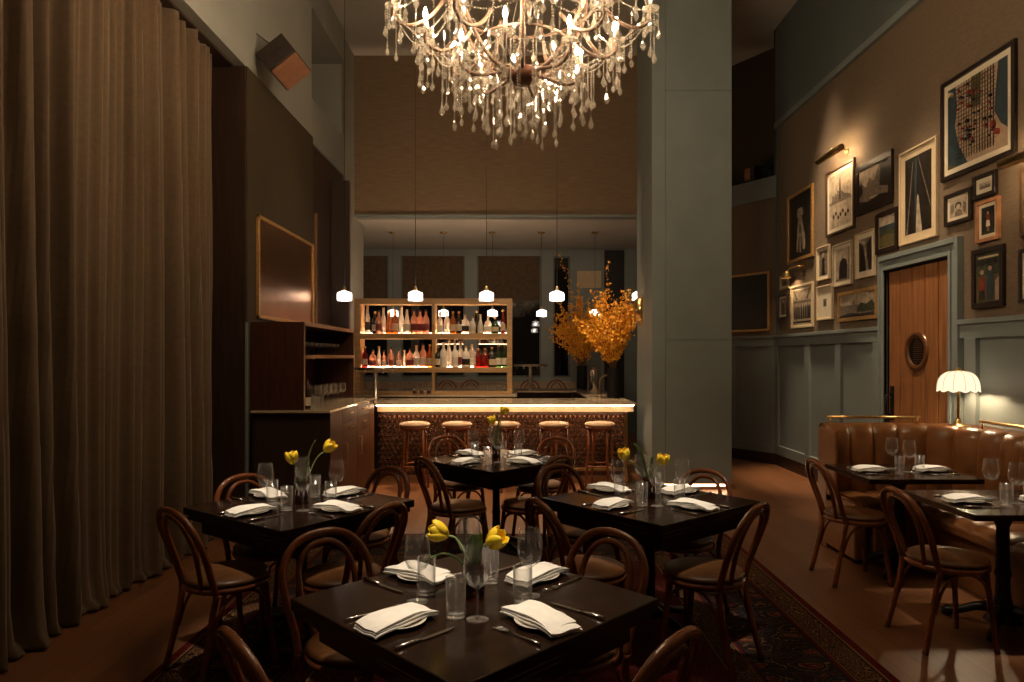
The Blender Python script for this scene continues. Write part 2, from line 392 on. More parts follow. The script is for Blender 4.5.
# wainscot with raised stiles
wa=MB()
for (a,b) in ((-3.2,yo0),(yo1,10.15)):
    wa.box(XG,XG+.12,a,b,0,CAP)
def stile(y0,y1,z0,z1): wa.box(XG-.038,XG,y0,y1,z0,z1)
def DX(px): return XG*F/(px-517)
for (a,b) in ((-3.2,dE),(dW,10.15)):
    stile(a,b,1.76,CAP-.03); stile(a,b,.165,.30)
for px in (778.5,809.5,840.5,879): y=DX(px); stile(y-.07,y+.07,.3,1.76)
for y in (5.78,4.9,3.9,2.9,1.9,.9): stile(y-.07,y+.07,.3,1.76)
struct('wall_right_wainscot',wa,M['paint'],bevel=.004)
c=MB()
for (a,b) in ((-3.2,dE),(dW,10.15)): c.box(XG-.06,XG,a,b,CAP-.03,CAP+.012)
struct('trim_8',c,M['paint'],bevel=.004)
c=MB()
for (a,b) in ((-3.2,dE),(dW,10.15)): c.box(XG-.035,XG,a,b,0,.165)
struct('baseboard_right',c,M['base'],bevel=.004)
# turned far end
A0=Vector((XG,10.15,0)); B0=Vector((2.25,12.56,0)); dd=(B0-A0).normalized(); nn=Vector((dd.y,-dd.x,0))  # nn points out of the room
def seg(t0,t1,off0,off1,z0,z1,mb):
    q=[A0+dd*t0+nn*off0, A0+dd*t1+nn*off0, A0+dd*t1+nn*off1, A0+dd*t0+nn*off1]
    mb.prism([(p.x,p.y) for p in q],z0,z1)
LT=(B0-A0).length
m=MB(); seg(0,LT,0,.12,CAP,3.98,m); struct('wall_far_right',m,M['paper'])
m=MB(); seg(0,LT,-.03,.5,3.98,4.30,m); struct('trim_9',m,M['paint'])
m=MB(); seg(0,LT,.5,.62,4.3,ZC,m); seg(0,.06,0,.5,4.3,ZC,m); struct('wall_far_niche',m,M['umber'])
m=MB(); seg(0,LT,0,.12,0,CAP,m)
for t in (.03,.78,1.6,2.4): seg(t-.03 if t<.1 else t-.07,t+.07,-.035,0,.3,1.76,m)
seg(0,LT,-.035,0,1.76,CAP-.03,m); seg(0,LT,-.035,0,.165,.3,m); struct('wall_far_wainscot',m,M['paint'],bevel=.004)
m=MB(); seg(0,LT,-.06,0,CAP-.03,CAP+.012,m); struct('trim_30',m,M['paint'],bevel=.004)
m=MB(); seg(0,LT,-.035,0,0,.165,m); struct('baseboard_far',m,M['base'])
m=MB(); m.box(XG-.02,XG,10.08,10.15,CAP,ZC); struct('trim_31',m,M['paint_dark'])
struct('wall_right_bar',MB().box(3.0,3.1,12.5,14.4,0,4.0),M['paint_dark'])

# door with casing
dr=struct('door_1',MB(),M['door']); bpy.data.objects.remove(dr)
dm=MB(); pw=(yo1-yo0-.04)/5
for k in range(5):
    a=yo0+.02+k*pw; dm.box(XG+.008,XG+.06,a+.007,a+pw-.007,.01,zo-.02)
dm.box(XG+.045,XG+.055,yo0+.02,yo1-.02,.01,zo-.02)
dr=struct('door_1',dm,M['door'],bevel=.006)
cs=MB()
for (o0,o1,dep) in ((0,.11,.035),(.10,.15,.06),(.0,.035,.05)):
    cs.box(XG-dep,XG+.0,yo1+o0*.55,yo1+o1*.55,0,zo+o1).box(XG-dep,XG+.0,yo0-o1,yo0-o0,0,zo+o1).box(XG-dep,XG+.0,yo0-o0,yo1+o0*.55,zo+o0,zo+o1)
cs.box(XG,XG+.12,yo1,yo1+.02,0,zo).box(XG,XG+.12,yo0-.02,yo0,0,zo)
obj('door_casing',cs,M['paint'],dr,bevel=.004)
ph=MB(); RX=Matrix.Rotation(-pi/2,3,'Y')
yc,zc=6.62,1.655
ph.lathe([(.13,.0),(.14,.02),(.175,.026),(.19,.012),(.195,0)],(XG+.012,yc,zc),32,M=RX)
obj('porthole_ring',ph,mat('dark_porthole_ring',(.14,.055,.02),.3,metal=.4,coat=.3),dr)
ph=MB().lathe([(0,.006),(.135,.006)],(XG+.012,yc,zc),32,M=RX); obj('porthole_glass',ph,M['night'],dr)
ph=MB()
for k in range(-6,7):
    z=k*.02; hw=sqrt(max(0,.125**2-z*z)); ph.box(XG-.004,XG+.003,yc-hw,yc+hw*.35,zc+z-.004,zc+z+.004)
obj('porthole_grille',ph,M['copper'],dr)
for z in (2.33,1.62,.4): obj('hinge',MB().box(XG+.0,XG+.014,yo0+.0,yo0+.035,z-.06,z+.06),M['steel'],dr)
obj('door_handle',MB().box(XG-.0,XG+.014,7.02,7.08,.95,1.3).tube([(XG-.0,7.05,1.22),(XG-.06,7.05,1.2),(XG-.06,7.05,1.02),(XG-.0,7.05,1.0)],.012),M['iron'],dr)

# ------------------------------------------------------------------ rug
rx0,rx1,ry0,ry1=-1.84,1.88,.25,6.14
rg=obj('persian_rug',MB().box(-(rx1-rx0)/2,(rx1-rx0)/2,-(ry1-ry0)/2,(ry1-ry0)/2,0.0,.010),rug_mat((rx1-rx0)/2,(ry1-ry0)/2),loc=((rx0+rx1)/2,(ry0+ry1)/2,0))
tag(rg,'large dark red oriental rug with navy and tan borders under the dining tables','rug')

# ------------------------------------------------------------------ curtain
def fold(y):
    ph=2*pi*y/.155+1.1*sin(y*2.3)+.9*sin(y*5.1+1)
    q=sin(ph); q=(1 if q>0 else -1)*abs(q)**.8
    am=.6+.5*sin(y*3.7+.6)+.25*sin(y*8.3)
    return .066*q*am+.036*sin(ph*.5+1.3)+.016*sin(2.3*ph+.4)
rows=[]
zs=[.012,.03,.08,.25,.6,1.1,1.7,2.3,2.9,3.5,4.0,4.2,4.285]
ys=[1.5+i*.0125 for i in range(int((6.08-1.5)/.0125))]
for z in zs:
    k=.75+.35*(1-z/4.4)
    r=[]
    for y in ys:
        yy=y+.03*sin(z*.9+y*3)
        x=-2.70+fold(yy)*k+(.05 if z<.05 else (.02 if z<.1 else 0))*(.5+.5*sin(y*9))
        if z<.05: x+=.03*sin(y*21)
        r.append((x,y,z))
    rows.append(r)
cu=thing('curtain','tall brown floor-length curtain in heavy folds along the left wall','curtain',(0,0,0))
obj('drape',MB().grid(rows),M['curtain'],cu,solid=.006)
obj('heading_track',MB().box(-2.82,-2.62,1.5,6.3,4.28,4.30),M['dark'],cu)

# ------------------------------------------------------------------ tall blocks on the left
bk=thing('wardrobe_block','tall dark veneered cabinet block at the far end of the curtain','cabinet',(-2.75,7.35,0))
def rel(mb,o): mb.v=[(x-o[0],y-o[1],z-o[2]) for x,y,z in mb.v]; return mb
o_=(-2.75,7.35,0)
obj('carcass',rel(MB().box(-2.99,-2.515,6.32,8.37,0,4.295),o_),M['dark'],bk)
obj('side_panel',rel(MB().box(-2.515,-2.50,6.33,8.37,1.0,4.295),o_),M['umber'],bk)
obj('corner_trim',rel(MB().box(-2.515,-2.492,6.316,6.335,0,1.92),o_),M['paint'],bk)
b2=thing('wall_cupboard','narrow dark full-height cupboard between the hutch and the bar alcove','cupboard',(-2.5,9.6,0))
o_=(-2.5,9.6,0)
obj('carcass',rel(MB().box(-2.60,-2.355,9.55,9.65,0,4.07),o_),M['dark'],b2)
obj('back_panel',rel(MB().box(-2.99,-2.605,8.39,10.2,0,4.29),o_),M['dark'],b2)
obj('edge_strip',rel(MB().box(-2.605,-2.58,8.78,8.83,1.9,3.45),o_),M['edge'],b2)

# framed smoked mirror on the block side (frontal local frame, turned to face +x)
fm=thing('framed_mirror','large smoked bronze mirror in a thin brass frame above the hutch','mirror',(-2.5,7.43,2.47),pi/2)
wd,hg=.89,.50
t=.035
m=MB().box(-wd,wd,-.03,0,-hg,-hg+t).box(-wd,wd,-.03,0,hg-t,hg).box(-wd,-wd+t,-.03,0,-hg,hg).box(wd-t,wd,-.03,0,-hg,hg)
obj('frame',m,M['gold'],fm,bevel=.004)
obj('mirror_pane',MB().box(-wd+t,wd-t,-.012,0,-hg+t,hg-t),M['bronze'],fm)

# ------------------------------------------------------------------ hutch + sideboard
hu=thing('open_hutch','dark mahogany open shelf hutch standing on the left sideboard counter','hutch',(-2.25,7.4,1.1))
o_=(-2.25,7.4,1.1)
XH=-2.0
obj('side_panel',rel(MB().box(-2.49,XH,6.40,6.43,1.1,1.90),o_),M['mahog'],hu,bevel=.002)
obj('side_panel',rel(MB().box(-2.49,XH,8.35,8.38,1.1,1.90),o_),M['mahog'],hu,bevel=.002)
obj('back_panel',rel(MB().box(-2.49,-2.47,6.43,8.35,1.1,1.90),o_),M['mahog'],hu)
obj('top_panel',rel(MB().box(-2.49,XH,6.40,8.38,1.90,1.93),o_),M['mahog'],hu)
obj('shelf',rel(MB().box(-2.49,XH,6.43,8.35,1.59,1.615),o_),M['mahog'],hu)
obj('edge_banding',rel(MB().box(XH,XH+.004,6.40,8.38,1.895,1.935).box(XH,XH+.004,6.43,8.35,1.585,1.62).box(XH,XH+.004,6.40,6.435,1.1,1.93).box(XH,XH+.004,8.35,8.38,1.1,1.93),o_),M['edge'],hu)
sbt=thing('sideboard','dark wood sideboard with drawers and doors running back to the bar','sideboard',(-2.1,7.4,0))
o_=(-2.1,7.4,0)
XS=-1.775
obj('carcass',rel(MB().box(-2.49,XS,6.44,8.39,.08,1.075),o_),M['mahog'],sbt)
obj('end_panel',rel(MB().box(-2.49,XS+.02,6.42,6.44,0,1.075),o_),M['dark'],sbt)
obj('toe_kick',rel(MB().box(-2.49,XS-.05,6.5,8.39,0,.08),o_),M['black'],sbt)
obj('filler_panel',rel(MB().box(XS,XS+.02,6.44,6.86,.1,1.07),o_),M['walnut'],sbt,bevel=.002)
for (a,b) in ((6.87,7.50),(7.51,8.13)):
    for (z0,z1) in ((.93,1.07),(.77,.925)):
        d=obj('drawer',rel(MB().box(XS,XS+.02,a,b,z0,z1),o_),M['walnut'],sbt,bevel=.002)
        obj('handle',rel(MB().box(XS+.02,XS+.045,(a+b)/2-.07,(a+b)/2+.07,z1-.06,z1-.05),o_),M['brass'],d,)
    d=obj('door',rel(MB().box(XS,XS+.02,a,b,.1,.765),o_),M['walnut'],sbt,bevel=.002)
    obj('handle',rel(MB().tube([(XS+.02,a+.09,.72),(XS+.05,a+.09,.72),(XS+.05,a+.09,.52),(XS+.02,a+.09,.52)],.006),o_),M['brass'],d)
obj('door',rel(MB().box(XS,XS+.02,8.14,8.39,.1,1.07),o_),M['walnut'],sbt,bevel=.002)
o=obj('sideboard_counter',MB().box(-2.49,-1.742,6.37,8.39,1.076,1.10),M['marble'],bevel=.003); tag(o,'pale stone counter top on the left sideboard','counter')

# ------------------------------------------------------------------ glassware prototypes
def wineglass_bm(h=.22,rb=.042,n=20):
    m=MB(); k=h/.22
    m.lathe([(0,.001),(.034*k,.001),(.034*k,.003),(.012*k,.007),(.004,.014),(.0036,.088*k),(.010,.098*k),(.030*k,.112*k),(rb,.140*k),(rb*.99,.165*k),(rb*.82,h-.001),(rb*.80,h),(rb*.79,h-.001),(rb*.96,.165*k),(rb*.965,.141*k),(.028*k,.115*k),(.002,.102*k)],n=n)
    return m
def tumbler_bm(h=.13,r=.033,n=20):
    return MB().lathe([(0,.001),(r*.94,.001),(r*.96,.004),(r,h),(r*.94,h),(r*.9,.014),(0,.013)],n=n)
PROTO=[]
def proto_mesh(name,mb,mt):
    o=obj(name,mb,mt); me=o.data; bpy.data.objects.remove(o); return me
ME={}
ME['wine']=proto_mesh('wine_glass',wineglass_bm(.235,.045,24),M['glass'])
ME['tumbler']=proto_mesh('water_glass',tumbler_bm(),M['glass'])
ME['shortglass']=proto_mesh('short_glass',tumbler_bm(.095,.036,12),M['glass'])
ME['coupe']=proto_mesh('coupe_glass',MB().lathe([(0,.001),(.03,.001),(.03,.003),(.004,.01),(.0035,.085),(.02,.092),(.042,.115),(.044,.135),(.041,.134),(.038,.115),(.002,.095)],n=12),M['glass'])
ME['smallwine']=proto_mesh('small_wine_glass',wineglass_bm(.17,.034,12),M['glass'])
def place(name,me,loc,rz,label,cat,group=None,parent=None,sc=1):
    o=bpy.data.objects.new(name,me); COL.objects.link(o); o.location=loc; o.rotation_euler=(0,0,rz); o.scale=(sc,sc,sc)
    if parent is not None: o.parent=parent; return o
    return tag(o,label,cat,group)
# napkin: folded cloth, three layers with a soft fold
def napkin_bm(L=.26,Wd=.122):
    m=MB()
    def layer(z,l0,l1,w0,w1,skew,t):
        rows=[]
        nx,ny=14,8
        for side in (0,1):
            pass
        top=[];bot=[]
        for i in range(nx+1):
            u=i/nx; r=[];q=[]
            for j in range(ny+1):
                v=j/ny
                x=l0+(l1-l0)*u; y=w0+(w1-w0)*v+skew*(u-.5)
                wob=.0025*sin(u*7+v*3+z*90)+.002*sin(v*9+u*2)
                e=min(u,1-u,v*.6,(1-v)*.6)
                dz=-.005*max(0,1-e/.10)
                sag=-.010*(abs(u-.5)*2)**3
                r.append((x,y,z+t+wob+dz+sag)); q.append((x,y,z+wob+sag-.001))
            top.append(r);bot.append(q)
        m.grid([r[::-1] for r in top]); m.grid(bot)
        # rim
        loop_t=[top[i][0] for i in range(nx+1)]+[top[nx][j] for j in range(1,ny+1)]+[top[i][ny] for i in range(nx-1,-1,-1)]+[top[0][j] for j in range(ny-1,0,-1)]
        loop_b=[bot[i][0] for i in range(nx+1)]+[bot[nx][j] for j in range(1,ny+1)]+[bot[i][ny] for i in range(nx-1,-1,-1)]+[bot[0][j] for j in range(ny-1,0,-1)]
        m.grid([loop_b,loop_t],closed=True)
    layer(.018,-L/2,L/2-.01,-Wd/2,Wd/2,.02,.009)
    layer(.027,-L/2+.002,L/2-.008,-Wd/2+.002,Wd/2-.006,.016,.008)
    layer(.035,-L/2+.003,L/2-.03,-Wd/2+.003,Wd/2-.008,.018,.009)
    return m
ME['napkin']=proto_mesh('folded_napkin',napkin_bm(),M['napkin'])
ME['plate']=proto_mesh('side_plate',MB().lathe([(0,.003),(.045,.003),(.05,0),(.055,.003),(.085,.014),(.086,.017),(.083,.017),(.055,.007),(0,.006)],n=32),M['plate'])
# fork and knife along +y, tips at +y
fk=MB()
fk.tube([(0,-.10,.006),(0,-.06,.005),(0,0,.004),(0,.035,.006)],[.0055,.0045,.0025,.0025],8)
fk.grid([[(-.004,.03,.006),(.004,.03,.006)],[(-.011,.05,.006),(.011,.05,.006)],[(-.012,.065,.004),(.012,.065,.004)]])
for x in (-.0105,-.0035,.0035,.0105): fk.tube([(x,.063,.0045),(x,.085,.004),(x,.105,.008)],.0013,5)
ME['fork']=proto_mesh('fork',fk,M['steel'])
kn=MB().tube([(0,-.115,.006),(0,-.06,.006),(0,-.02,.005)],[.007,.006,.0045],8)
kn.prism([(-.001,-.025),(.008,-.02),(.0095,.03),(.008,.08),(.0,.11),(-.006,.09),(-.006,-.02)],.003,.0055)
ME['knife']=proto_mesh('knife',kn,M['steel'])

# ------------------------------------------------------------------ bentwood chair
def arc(pts,n=24):                     # Catmull-Rom through points
    pts=[Vector(p) for p in pts]; out=[]
    Pp=[pts[0]*2-pts[1]]+pts+[pts[-1]*2-pts[-2]]
    seg_=len(pts)-1; per=max(2,n//seg_)
    for i in range(seg_):
        a,b,c,d=Pp[i],Pp[i+1],Pp[i+2],Pp[i+3]
        for k in range(per):
            t=k/per
            out.append(.5*((2*b)+(-a+c)*t+(2*a-5*b+4*c-d)*t*t+(-a+3*b-3*c+d)*t**3))
    out.append(pts[-1]); return out
def make_chair(label,group):
    t=thing('bentwood_chair',label,'chair',group=group)
    obj('seat',MB().lathe([(0,.455),(.18,.455),(.203,.463),(.206,.474),(.19,.486),(.12,.494),(0,.497)],n=36),M['seat'],t)
    obj('seat_frame',MB().lathe([(.15,.425),(.20,.425),(.211,.432),(.211,.450),(.20,.458),(.15,.458)],n=36),M['bent'],t)
    hoop=[(-.180,-.150,.43),(-.184,-.176,.52),(-.200,-.216,.64),(-.190,-.256,.745),(-.118,-.286,.825),(0,-.296,.849),(.118,-.286,.825),(.190,-.256,.745),(.200,-.216,.64),(.184,-.176,.52),(.180,-.150,.43)]
    obj('back_hoop',MB().tube(arc(hoop,50),.0165,10),M['bent'],t)
    ih=[(-.088,-.178,.455),(-.106,-.200,.55),(-.128,-.230,.65),(-.115,-.260,.74),(-.065,-.279,.798),(0,-.285,.813),(.065,-.279,.798),(.115,-.260,.74),(.128,-.230,.65),(.106,-.200,.55),(.088,-.178,.455)]
    obj('inner_hoop',MB().tube(arc(ih,50),.0125,10),M['bent'],t)
    for s in (-1,1):
        obj('leg',MB().tube(arc([(s*.185,-.150,.44),(s*.172,-.160,.36),(s*.175,-.19,.2),(s*.19,-.235,0)],16),[.0165]*12+[.015]*5 if False else .0155,10),M['bent'],t)
        obj('leg',MB().tube(arc([(s*.142,.128,.43),(s*.148,.138,.3),(s*.172,.165,0)],12),[.0175]*5+[.016]*4+[.013]*4 if False else .015,10),M['bent'],t)
    br=[((-.147,.137,.21),(-.13,.135,.33),(-.06,.14,.405),(.06,.14,.405),(.13,.135,.33),(.147,.137,.21))]
    br+=[((s*.149,.135,.21),(s*.155,.12,.34),(s*.16,.05,.41),(s*.165,-.06,.41),(s*.172,-.13,.34),(s*.175,-.175,.21)) for s in (-1,1)]
    for b in br: obj('brace',MB().tube(arc(b,20),.0085,8),M['bent'],t)
    return t
chair0=None
def chair(x,y,ang,label,group):        # ang: direction the sitter faces
    global chair0
    rz=ang-pi/2
    z=.012 if rx0<x<rx1 and ry0<y<ry1 else 0
    if chair0 is None:
        chair0=make_chair(label,group); chair0.location=(x,y,z); chair0.rotation_euler=(0,0,rz); return chair0
    return dup(chair0,(x,y,z),rz,label,group)

# ------------------------------------------------------------------ dining tables
def base_parts(t,z0):
    obj('pedestal',MB().lathe([(.05,.06),(.055,.09),(.036,.12),(.032,.3),(.038,.32),(.032,.34),(.030,.60),(.05,.66),(.06,.70)],n=20),M['iron'],t)
    for k in range(4):
        a=k*pi/2; c_,s_=cos(a),sin(a)
        obj('foot',MB().tube([(c_*r,s_*r,z) for r,z in ((.02,.12),(.12,.085),(.22,.05),(.29,.03),(.33,.022))],[.03,.024,.02,.024,.02],8),M['iron'],t)
    obj('top_plate',MB().box(-.2,.2,-.03,.03,.66,.68).box(-.03,.03,-.2,.2,.66,.68),M['iron'],t)
def make_table(label,half,loc,rz,fold=True):
    t=thing('dining_table',label,'table',loc,rz)
    hx,hy=half
    obj('tabletop',MB().box(-hx,hx,-hy,hy,.708,.75),M['tabletop'],t,bevel=.004)
    k=.018
    obj('apron',MB().box(-hx+k,hx-k,-hy+k,hy-k,.68,.702).box(-hx+.07,hx-.07,-hy+.07,hy-.07,.60,.68),M['tabletop'],t,bevel=.003)
    base_parts(t,0)
    return t
PLN={'fl':-135,'fr':-45,'bl':135,'br':45}
PNAME={'fl':'front-left','fr':'front-right','bl':'back-left','br':'back-right'}
def setting(cx,cy,rot,desc,key,zt=.75):
    a0=radians(PLN[key]+rot); r=Vector((cos(a0),sin(a0),0)); lf=Vector((r.y,-r.x,0))   # lf: sitter's left
    # sitter faces -r; left of facing = rotate(-r,+90) = (r.y,-r.x)
    C=Vector((cx,cy,zt+.012)); pn=PNAME[key]
    j=random.uniform
    pos=C+r*.315
    place('side_plate',ME['plate'],pos,0,'side plate at the %s place of %s'%(pn,desc),'plate','side plates on the dining tables')
    place('folded_napkin',ME['napkin'],pos+Vector((j(-.008,.008),j(-.008,.008),.0)),a0+j(-.22,.12)+(pi if key in('fl','bl') else 0),'folded white napkin, %s place of %s'%(pn,desc),'napkin','napkins on the dining tables')
    place('fork',ME['fork'],C+r*.33+lf*.125,a0+pi/2+j(-.1,.1),'steel fork at the %s place of %s'%(pn,desc),'fork','forks on the dining tables')
    place('knife',ME['knife'],C+r*.325-lf*.155,a0+pi/2+j(-.1,.1),'steel knife at the %s place of %s'%(pn,desc),'knife','knives on the dining tables')
    w=r*.155+lf*(.115)
    place('wine_glass',ME['wine'],C+w+Vector((j(-.01,.01),j(-.01,.01),0)),0,'wine glass for the %s place of %s'%(pn,desc),'wine glass','wine glasses on the dining tables')
    w=r*.155-lf*(.0)+lf*(.035) if False else r*.155-lf*(-.03)+r*0
    w=r*.085+lf*(.16)
    place('water_glass',ME['tumbler'],C+w+Vector((j(-.008,.008),j(-.008,.008),0)),0,'tumbler for the %s place of %s'%(pn,desc),'water glass','water glasses on the dining tables')
def tulip_head(c,dirv,sz=.031):
    m=MB(); d=Vector(dirv).normalized(); q=d.to_track_quat('Z','Y').to_matrix()
    for ring,(n,op,rr) in enumerate(((3,.55,1.0),(3,.75,1.05))):
        for k in range(n):
            a=2*pi*k/n+ring*pi/3+.2; rows=[]
            for i in range(7):
                u=i/6; rad=rr*sz*(.25+.9*sin(pi*min(1,u*.62+.1)))*(1 if u<.7 else 1+ (u-.7)*.35); z=sz*2.1*u; hw=sz*.85*sin(pi*min(1,.12+u*.86))**.7+.001
                rows.append([Vector((0,0,0))+q@Vector((rad*cos(a)-sin(a)*hw*v-cos(a)*abs(v)**2*hw*.45, rad*sin(a)+cos(a)*hw*v-sin(a)*abs(v)**2*hw*.45, z+.002*sin(5*v+k)))+Vector(c) for v in (-1,-.5,0,.5,1)])
            m.grid(rows)
    m.ell(Vector(c)+d*sz*.5,(sz*.7,sz*.7,sz*.8),8,6,M=q)
    return m
def vase(cx,cy,desc,tulips,leaves,z0=.762):
    t=thing('bud_vase','small amber vase of yellow tulips on %s'%desc,'vase',(cx,cy,z0),group='tulip vases on the dining tables')
    obj('glass_body',MB().lathe([(0,.001),(.033,.001),(.036,.01),(.036,.10),(.031,.12),(.029,.125),(.027,.12),(.033,.10),(.033,.012),(0,.01)],n=20),M['amber'],t)
    obj('water',MB().lathe([(0,.012),(.032,.012),(.032,.06),(0,.06)],n=16),M['amber'],t)
    words=['leaning over the rim','standing taller','drooping low']
    for i,(hx,hy,hz,dv) in enumerate(tulips):
        s=thing('tulip','yellow tulip %s in the vase on %s'%('leaning left' if hx<0 else 'leaning right',desc),'flower',(cx,cy,z0),group=None)
        tip=Vector((hx,hy,hz)); d=Vector(dv).normalized()
        obj('stem',MB().tube(arc([(0,0,.02),(hx*.15,hy*.15,.11),tuple(tip*.6+Vector((0,0,.07))),tuple(tip)],15),.0035,6),M['stem'],s)
        obj('flower_head',tulip_head(tip,d),M['tulip'],s,solid=.001)
        if i<len(leaves):
            lx,ly,lz,lw=leaves[i]; rows=[]
            tipl=Vector((lx,ly,lz)); side=Vector((-ly,lx,0)).normalized() if abs(lx)+abs(ly)>.01 else Vector((1,0,0)); side=(side+Vector((.6,0,.2))).normalized()
            for k in range(10):
                u=k/9; p=Vector((0,0,.06))*(1-u)+tipl*u+Vector((0,0,.06*sin(pi*u))); hw=lw*sin(pi*min(1,.15+.85*u))**.8+.0008
                rows.append([p-side*hw,p+Vector((0,0,-.006)),p+side*hw])
            obj('leaf',MB().grid(rows),M['leaf'],s,solid=.001)
TB=[('A','the front table',-.147,2.37,0),('B','the table beside the curtain',-1.233,3.91,9),('C','the table in front of the pillar',.78,4.02,-5),('D','the table nearest the bar',-.17,5.60,0)]
TD={'A':'square dark wood dining table nearest the camera, set for four','B':'square dark wood dining table on the left beside the curtain','C':'square dark wood dining table in front of the blue-grey pillar','D':'square dark wood dining table in the middle close to the bar stools'}
TUL={'A':([(-.10,.02,.215,(-.8,-.1,.35)),(.05,-.03,.195,(.75,-.2,.6))],[(-.17,-.02,.135,.012),(.012,-.05,.235,.024)]),
     'B':([(-.045,-.02,.235,(-.15,0,1)),(.13,.02,.30,(.8,0,.75))],[(.07,.03,.36,.011)]),
     'C':([(-.14,.03,.23,(-.2,-.1,1)),(.075,.0,.20,(.1,-.1,1))],[(-.09,.0,.33,.014),(.02,-.02,.26,.012)]),
     'D':([(-.03,0,.29,(-.25,0,1)),(.055,0,.37,(.35,0,1))],[(-.06,0,.22,.015),(.03,0,.36,.016)])}
zr=.011
for k,desc,cx,cy,rot in TB:
    make_table(TD[k],(.4525,.4525),(cx,cy,0.012),radians(45+rot))
    for q in ('fl','fr','bl','br'): setting(cx,cy,rot,desc,q)
    vase(cx,cy,desc,*TUL[k])
CH=[('A','bl',-.615,2.68,-43),('A','br',.19,2.68,-138),('A','fl',-.52,1.98,39),('A','fr',.195,1.98,141),
    ('B','fl',-1.49,3.52,50),('B','fr',-.90,3.52,154),('B','bl',-1.47,4.07,-36),('B','br',-1.01,4.30,-128),
    ('C','fl',.37,3.62,24),('C','fr',.98,3.58,141),('C','bl',.45,4.42,-50),('C','br',1.01,4.24,-140),
    ('D','fl',-.44,5.13,33),('D','fr',.09,5.22,140),('D','bl',-.50,6.10,-55),('D','br',.20,6.00,-128)]
DD={k:d for k,d,_,_,_ in TB}
for k,q,x,y,a in CH:
    chair(x,y,radians(a),'red-brown bentwood chair at the %s side of %s'%(PNAME[q],DD[k]),'bentwood chairs around the dining tables')
    
# ------------------------------------------------------------------ booth
bo=thing('booth_banquette','cognac leather channel-back banquette curving along the right wall','banquette',(3.2,5,0))
o_=(3.2,5,0)
bp_=[(2.59,5.71),(2.785,5.71),(2.98,5.71),(3.18,5.70),(3.36,5.60),(3.47,5.42),(3.53,5.21)]
y=5.01
while y>2.2: bp_.append((3.56,y)); y-=.2
prof=[(.0,.40),(.018,.50),(.03,.65),(.028,.85),(.018,.96),(-.01,1.02),(-.06,1.043),(-.12,1.035),(-.15,1.0),(-.15,.4)]
bm=MB()
for i in range(len(bp_)-1):
    a=Vector((*bp_[i],0)); b=Vector((*bp_[i+1],0)); d=(b-a); n=Vector((d.y,-d.x,0)).normalized()
    # blend normals at joints for the back edge
    def nj(i):
        v=Vector((0,0,0))
        for q in (i-1,i):
            if 0<=q<len(bp_)-1:
                e=Vector((bp_[q+1][0]-bp_[q][0],bp_[q+1][1]-bp_[q][1],0)); v+=Vector((e.y,-e.x,0)).normalized()
        return v.normalized()
    n0,n1=nj(i),nj(i+1); rows=[]
    for s in range(9):
        u=s/8; bul=(.026*sin(pi*u)**.6 if 0<u<1 else -.006)
        nn_=(n0*(1-u)+n1*u).normalized(); p=a*(1-u)+b*u
        rows.append([p+nn_*(of+bul*(1 if k<6 else (.6 if k<8 else 0)))+Vector((0,0,z+ (bul*.25 if 3<k<8 else 0))) for k,(of,z) in enumerate(prof)])
    bm.grid(rows)
bm.fprism([(2.59-.0,.4),(2.59,1.0),(2.58,.4)],5.70,5.86)
obj('backrest',rel(bm,o_),M['booth'],bo)
bs=MB()
sp_=[(0,.40),(0,.455),(.03,.478),(.1,.482),(.4,.478),(.5,.468),(.535,.445),(.54,.40),(.535,.37)]
def seatpatch(ax,ay,dx,dy,nx_,ny_,n,w_,dep):
    for c in range(n):
        rows=[]
        for s in range(7):
            u=s/6; bul=.012*sin(pi*u)**.5 if 0<u<1 else -.004
            rows.append([Vector((ax+dx*(c+u)*w_+nx_*of*dep,ay+dy*(c+u)*w_+ny_*of*dep,z+(bul if 0<k<8 else 0))) for k,(of,z) in enumerate(sp_)])
        bs.grid(rows)
seatpatch(2.66,5.72,1,0,0,-1,5,.2,1.0)
seatpatch(3.57,5.18,0,-1,-1,0,15,.2,1.0)
obj('seat',rel(bs,o_),M['booth'],bo)
obj('plinth',rel(MB().box(2.74,3.7,5.24,5.86,0,.40).box(3.09,3.8,2.2,5.24,0,.40),o_),M['booth'],bo,bevel=.01)
obj('back_panel',rel(MB().box(2.60,3.3,5.74,5.87,0,1.03).box(3.60,3.82,2.2,5.4,.0,1.0),o_),M['booth'],bo,bevel=.01)
obj('end_panel',rel(MB().box(2.585,2.66,5.23,5.87,.04,.47).box(2.585,2.61,5.55,5.87,.4,1.0),o_),M['booth'],bo,bevel=.015)
o=obj('lamp_ledge',MB().prism([(3.3,5.87),(3.86,5.87),(3.86,2.2),(3.72,2.2),(3.72,5.1),(3.66,5.45),(3.5,5.72)],1.0,1.03),M['walnut']); tag(o,'wooden ledge behind the banquette carrying the table lamp','ledge')
r1=thing('brass_rail','short brass rail along the back edge of the banquette','rail',(3.0,5.8,1.04))
obj('bar',MB().tube([(-.36,0,.05),(.42,0,.05)],.012,10),M['brass'],r1)
for x in (-.34,.40): obj('post',MB().tube([(x,0,-.01),(x,0,.05)],.008,8),M['brass'],r1)
r2=thing('brass_rail','long brass rail along the wall side of the banquette','rail',(3.68,4.0,1.03))
obj('bar',MB().tube([(0,1.42,.06),(0,-1.6,.06)],.012,10),M['brass'],r2)
for y in (1.40,.2,-1.0): obj('post',MB().tube([(0,y,-.0),(0,y,.06)],.008,8),M['brass'],r2)

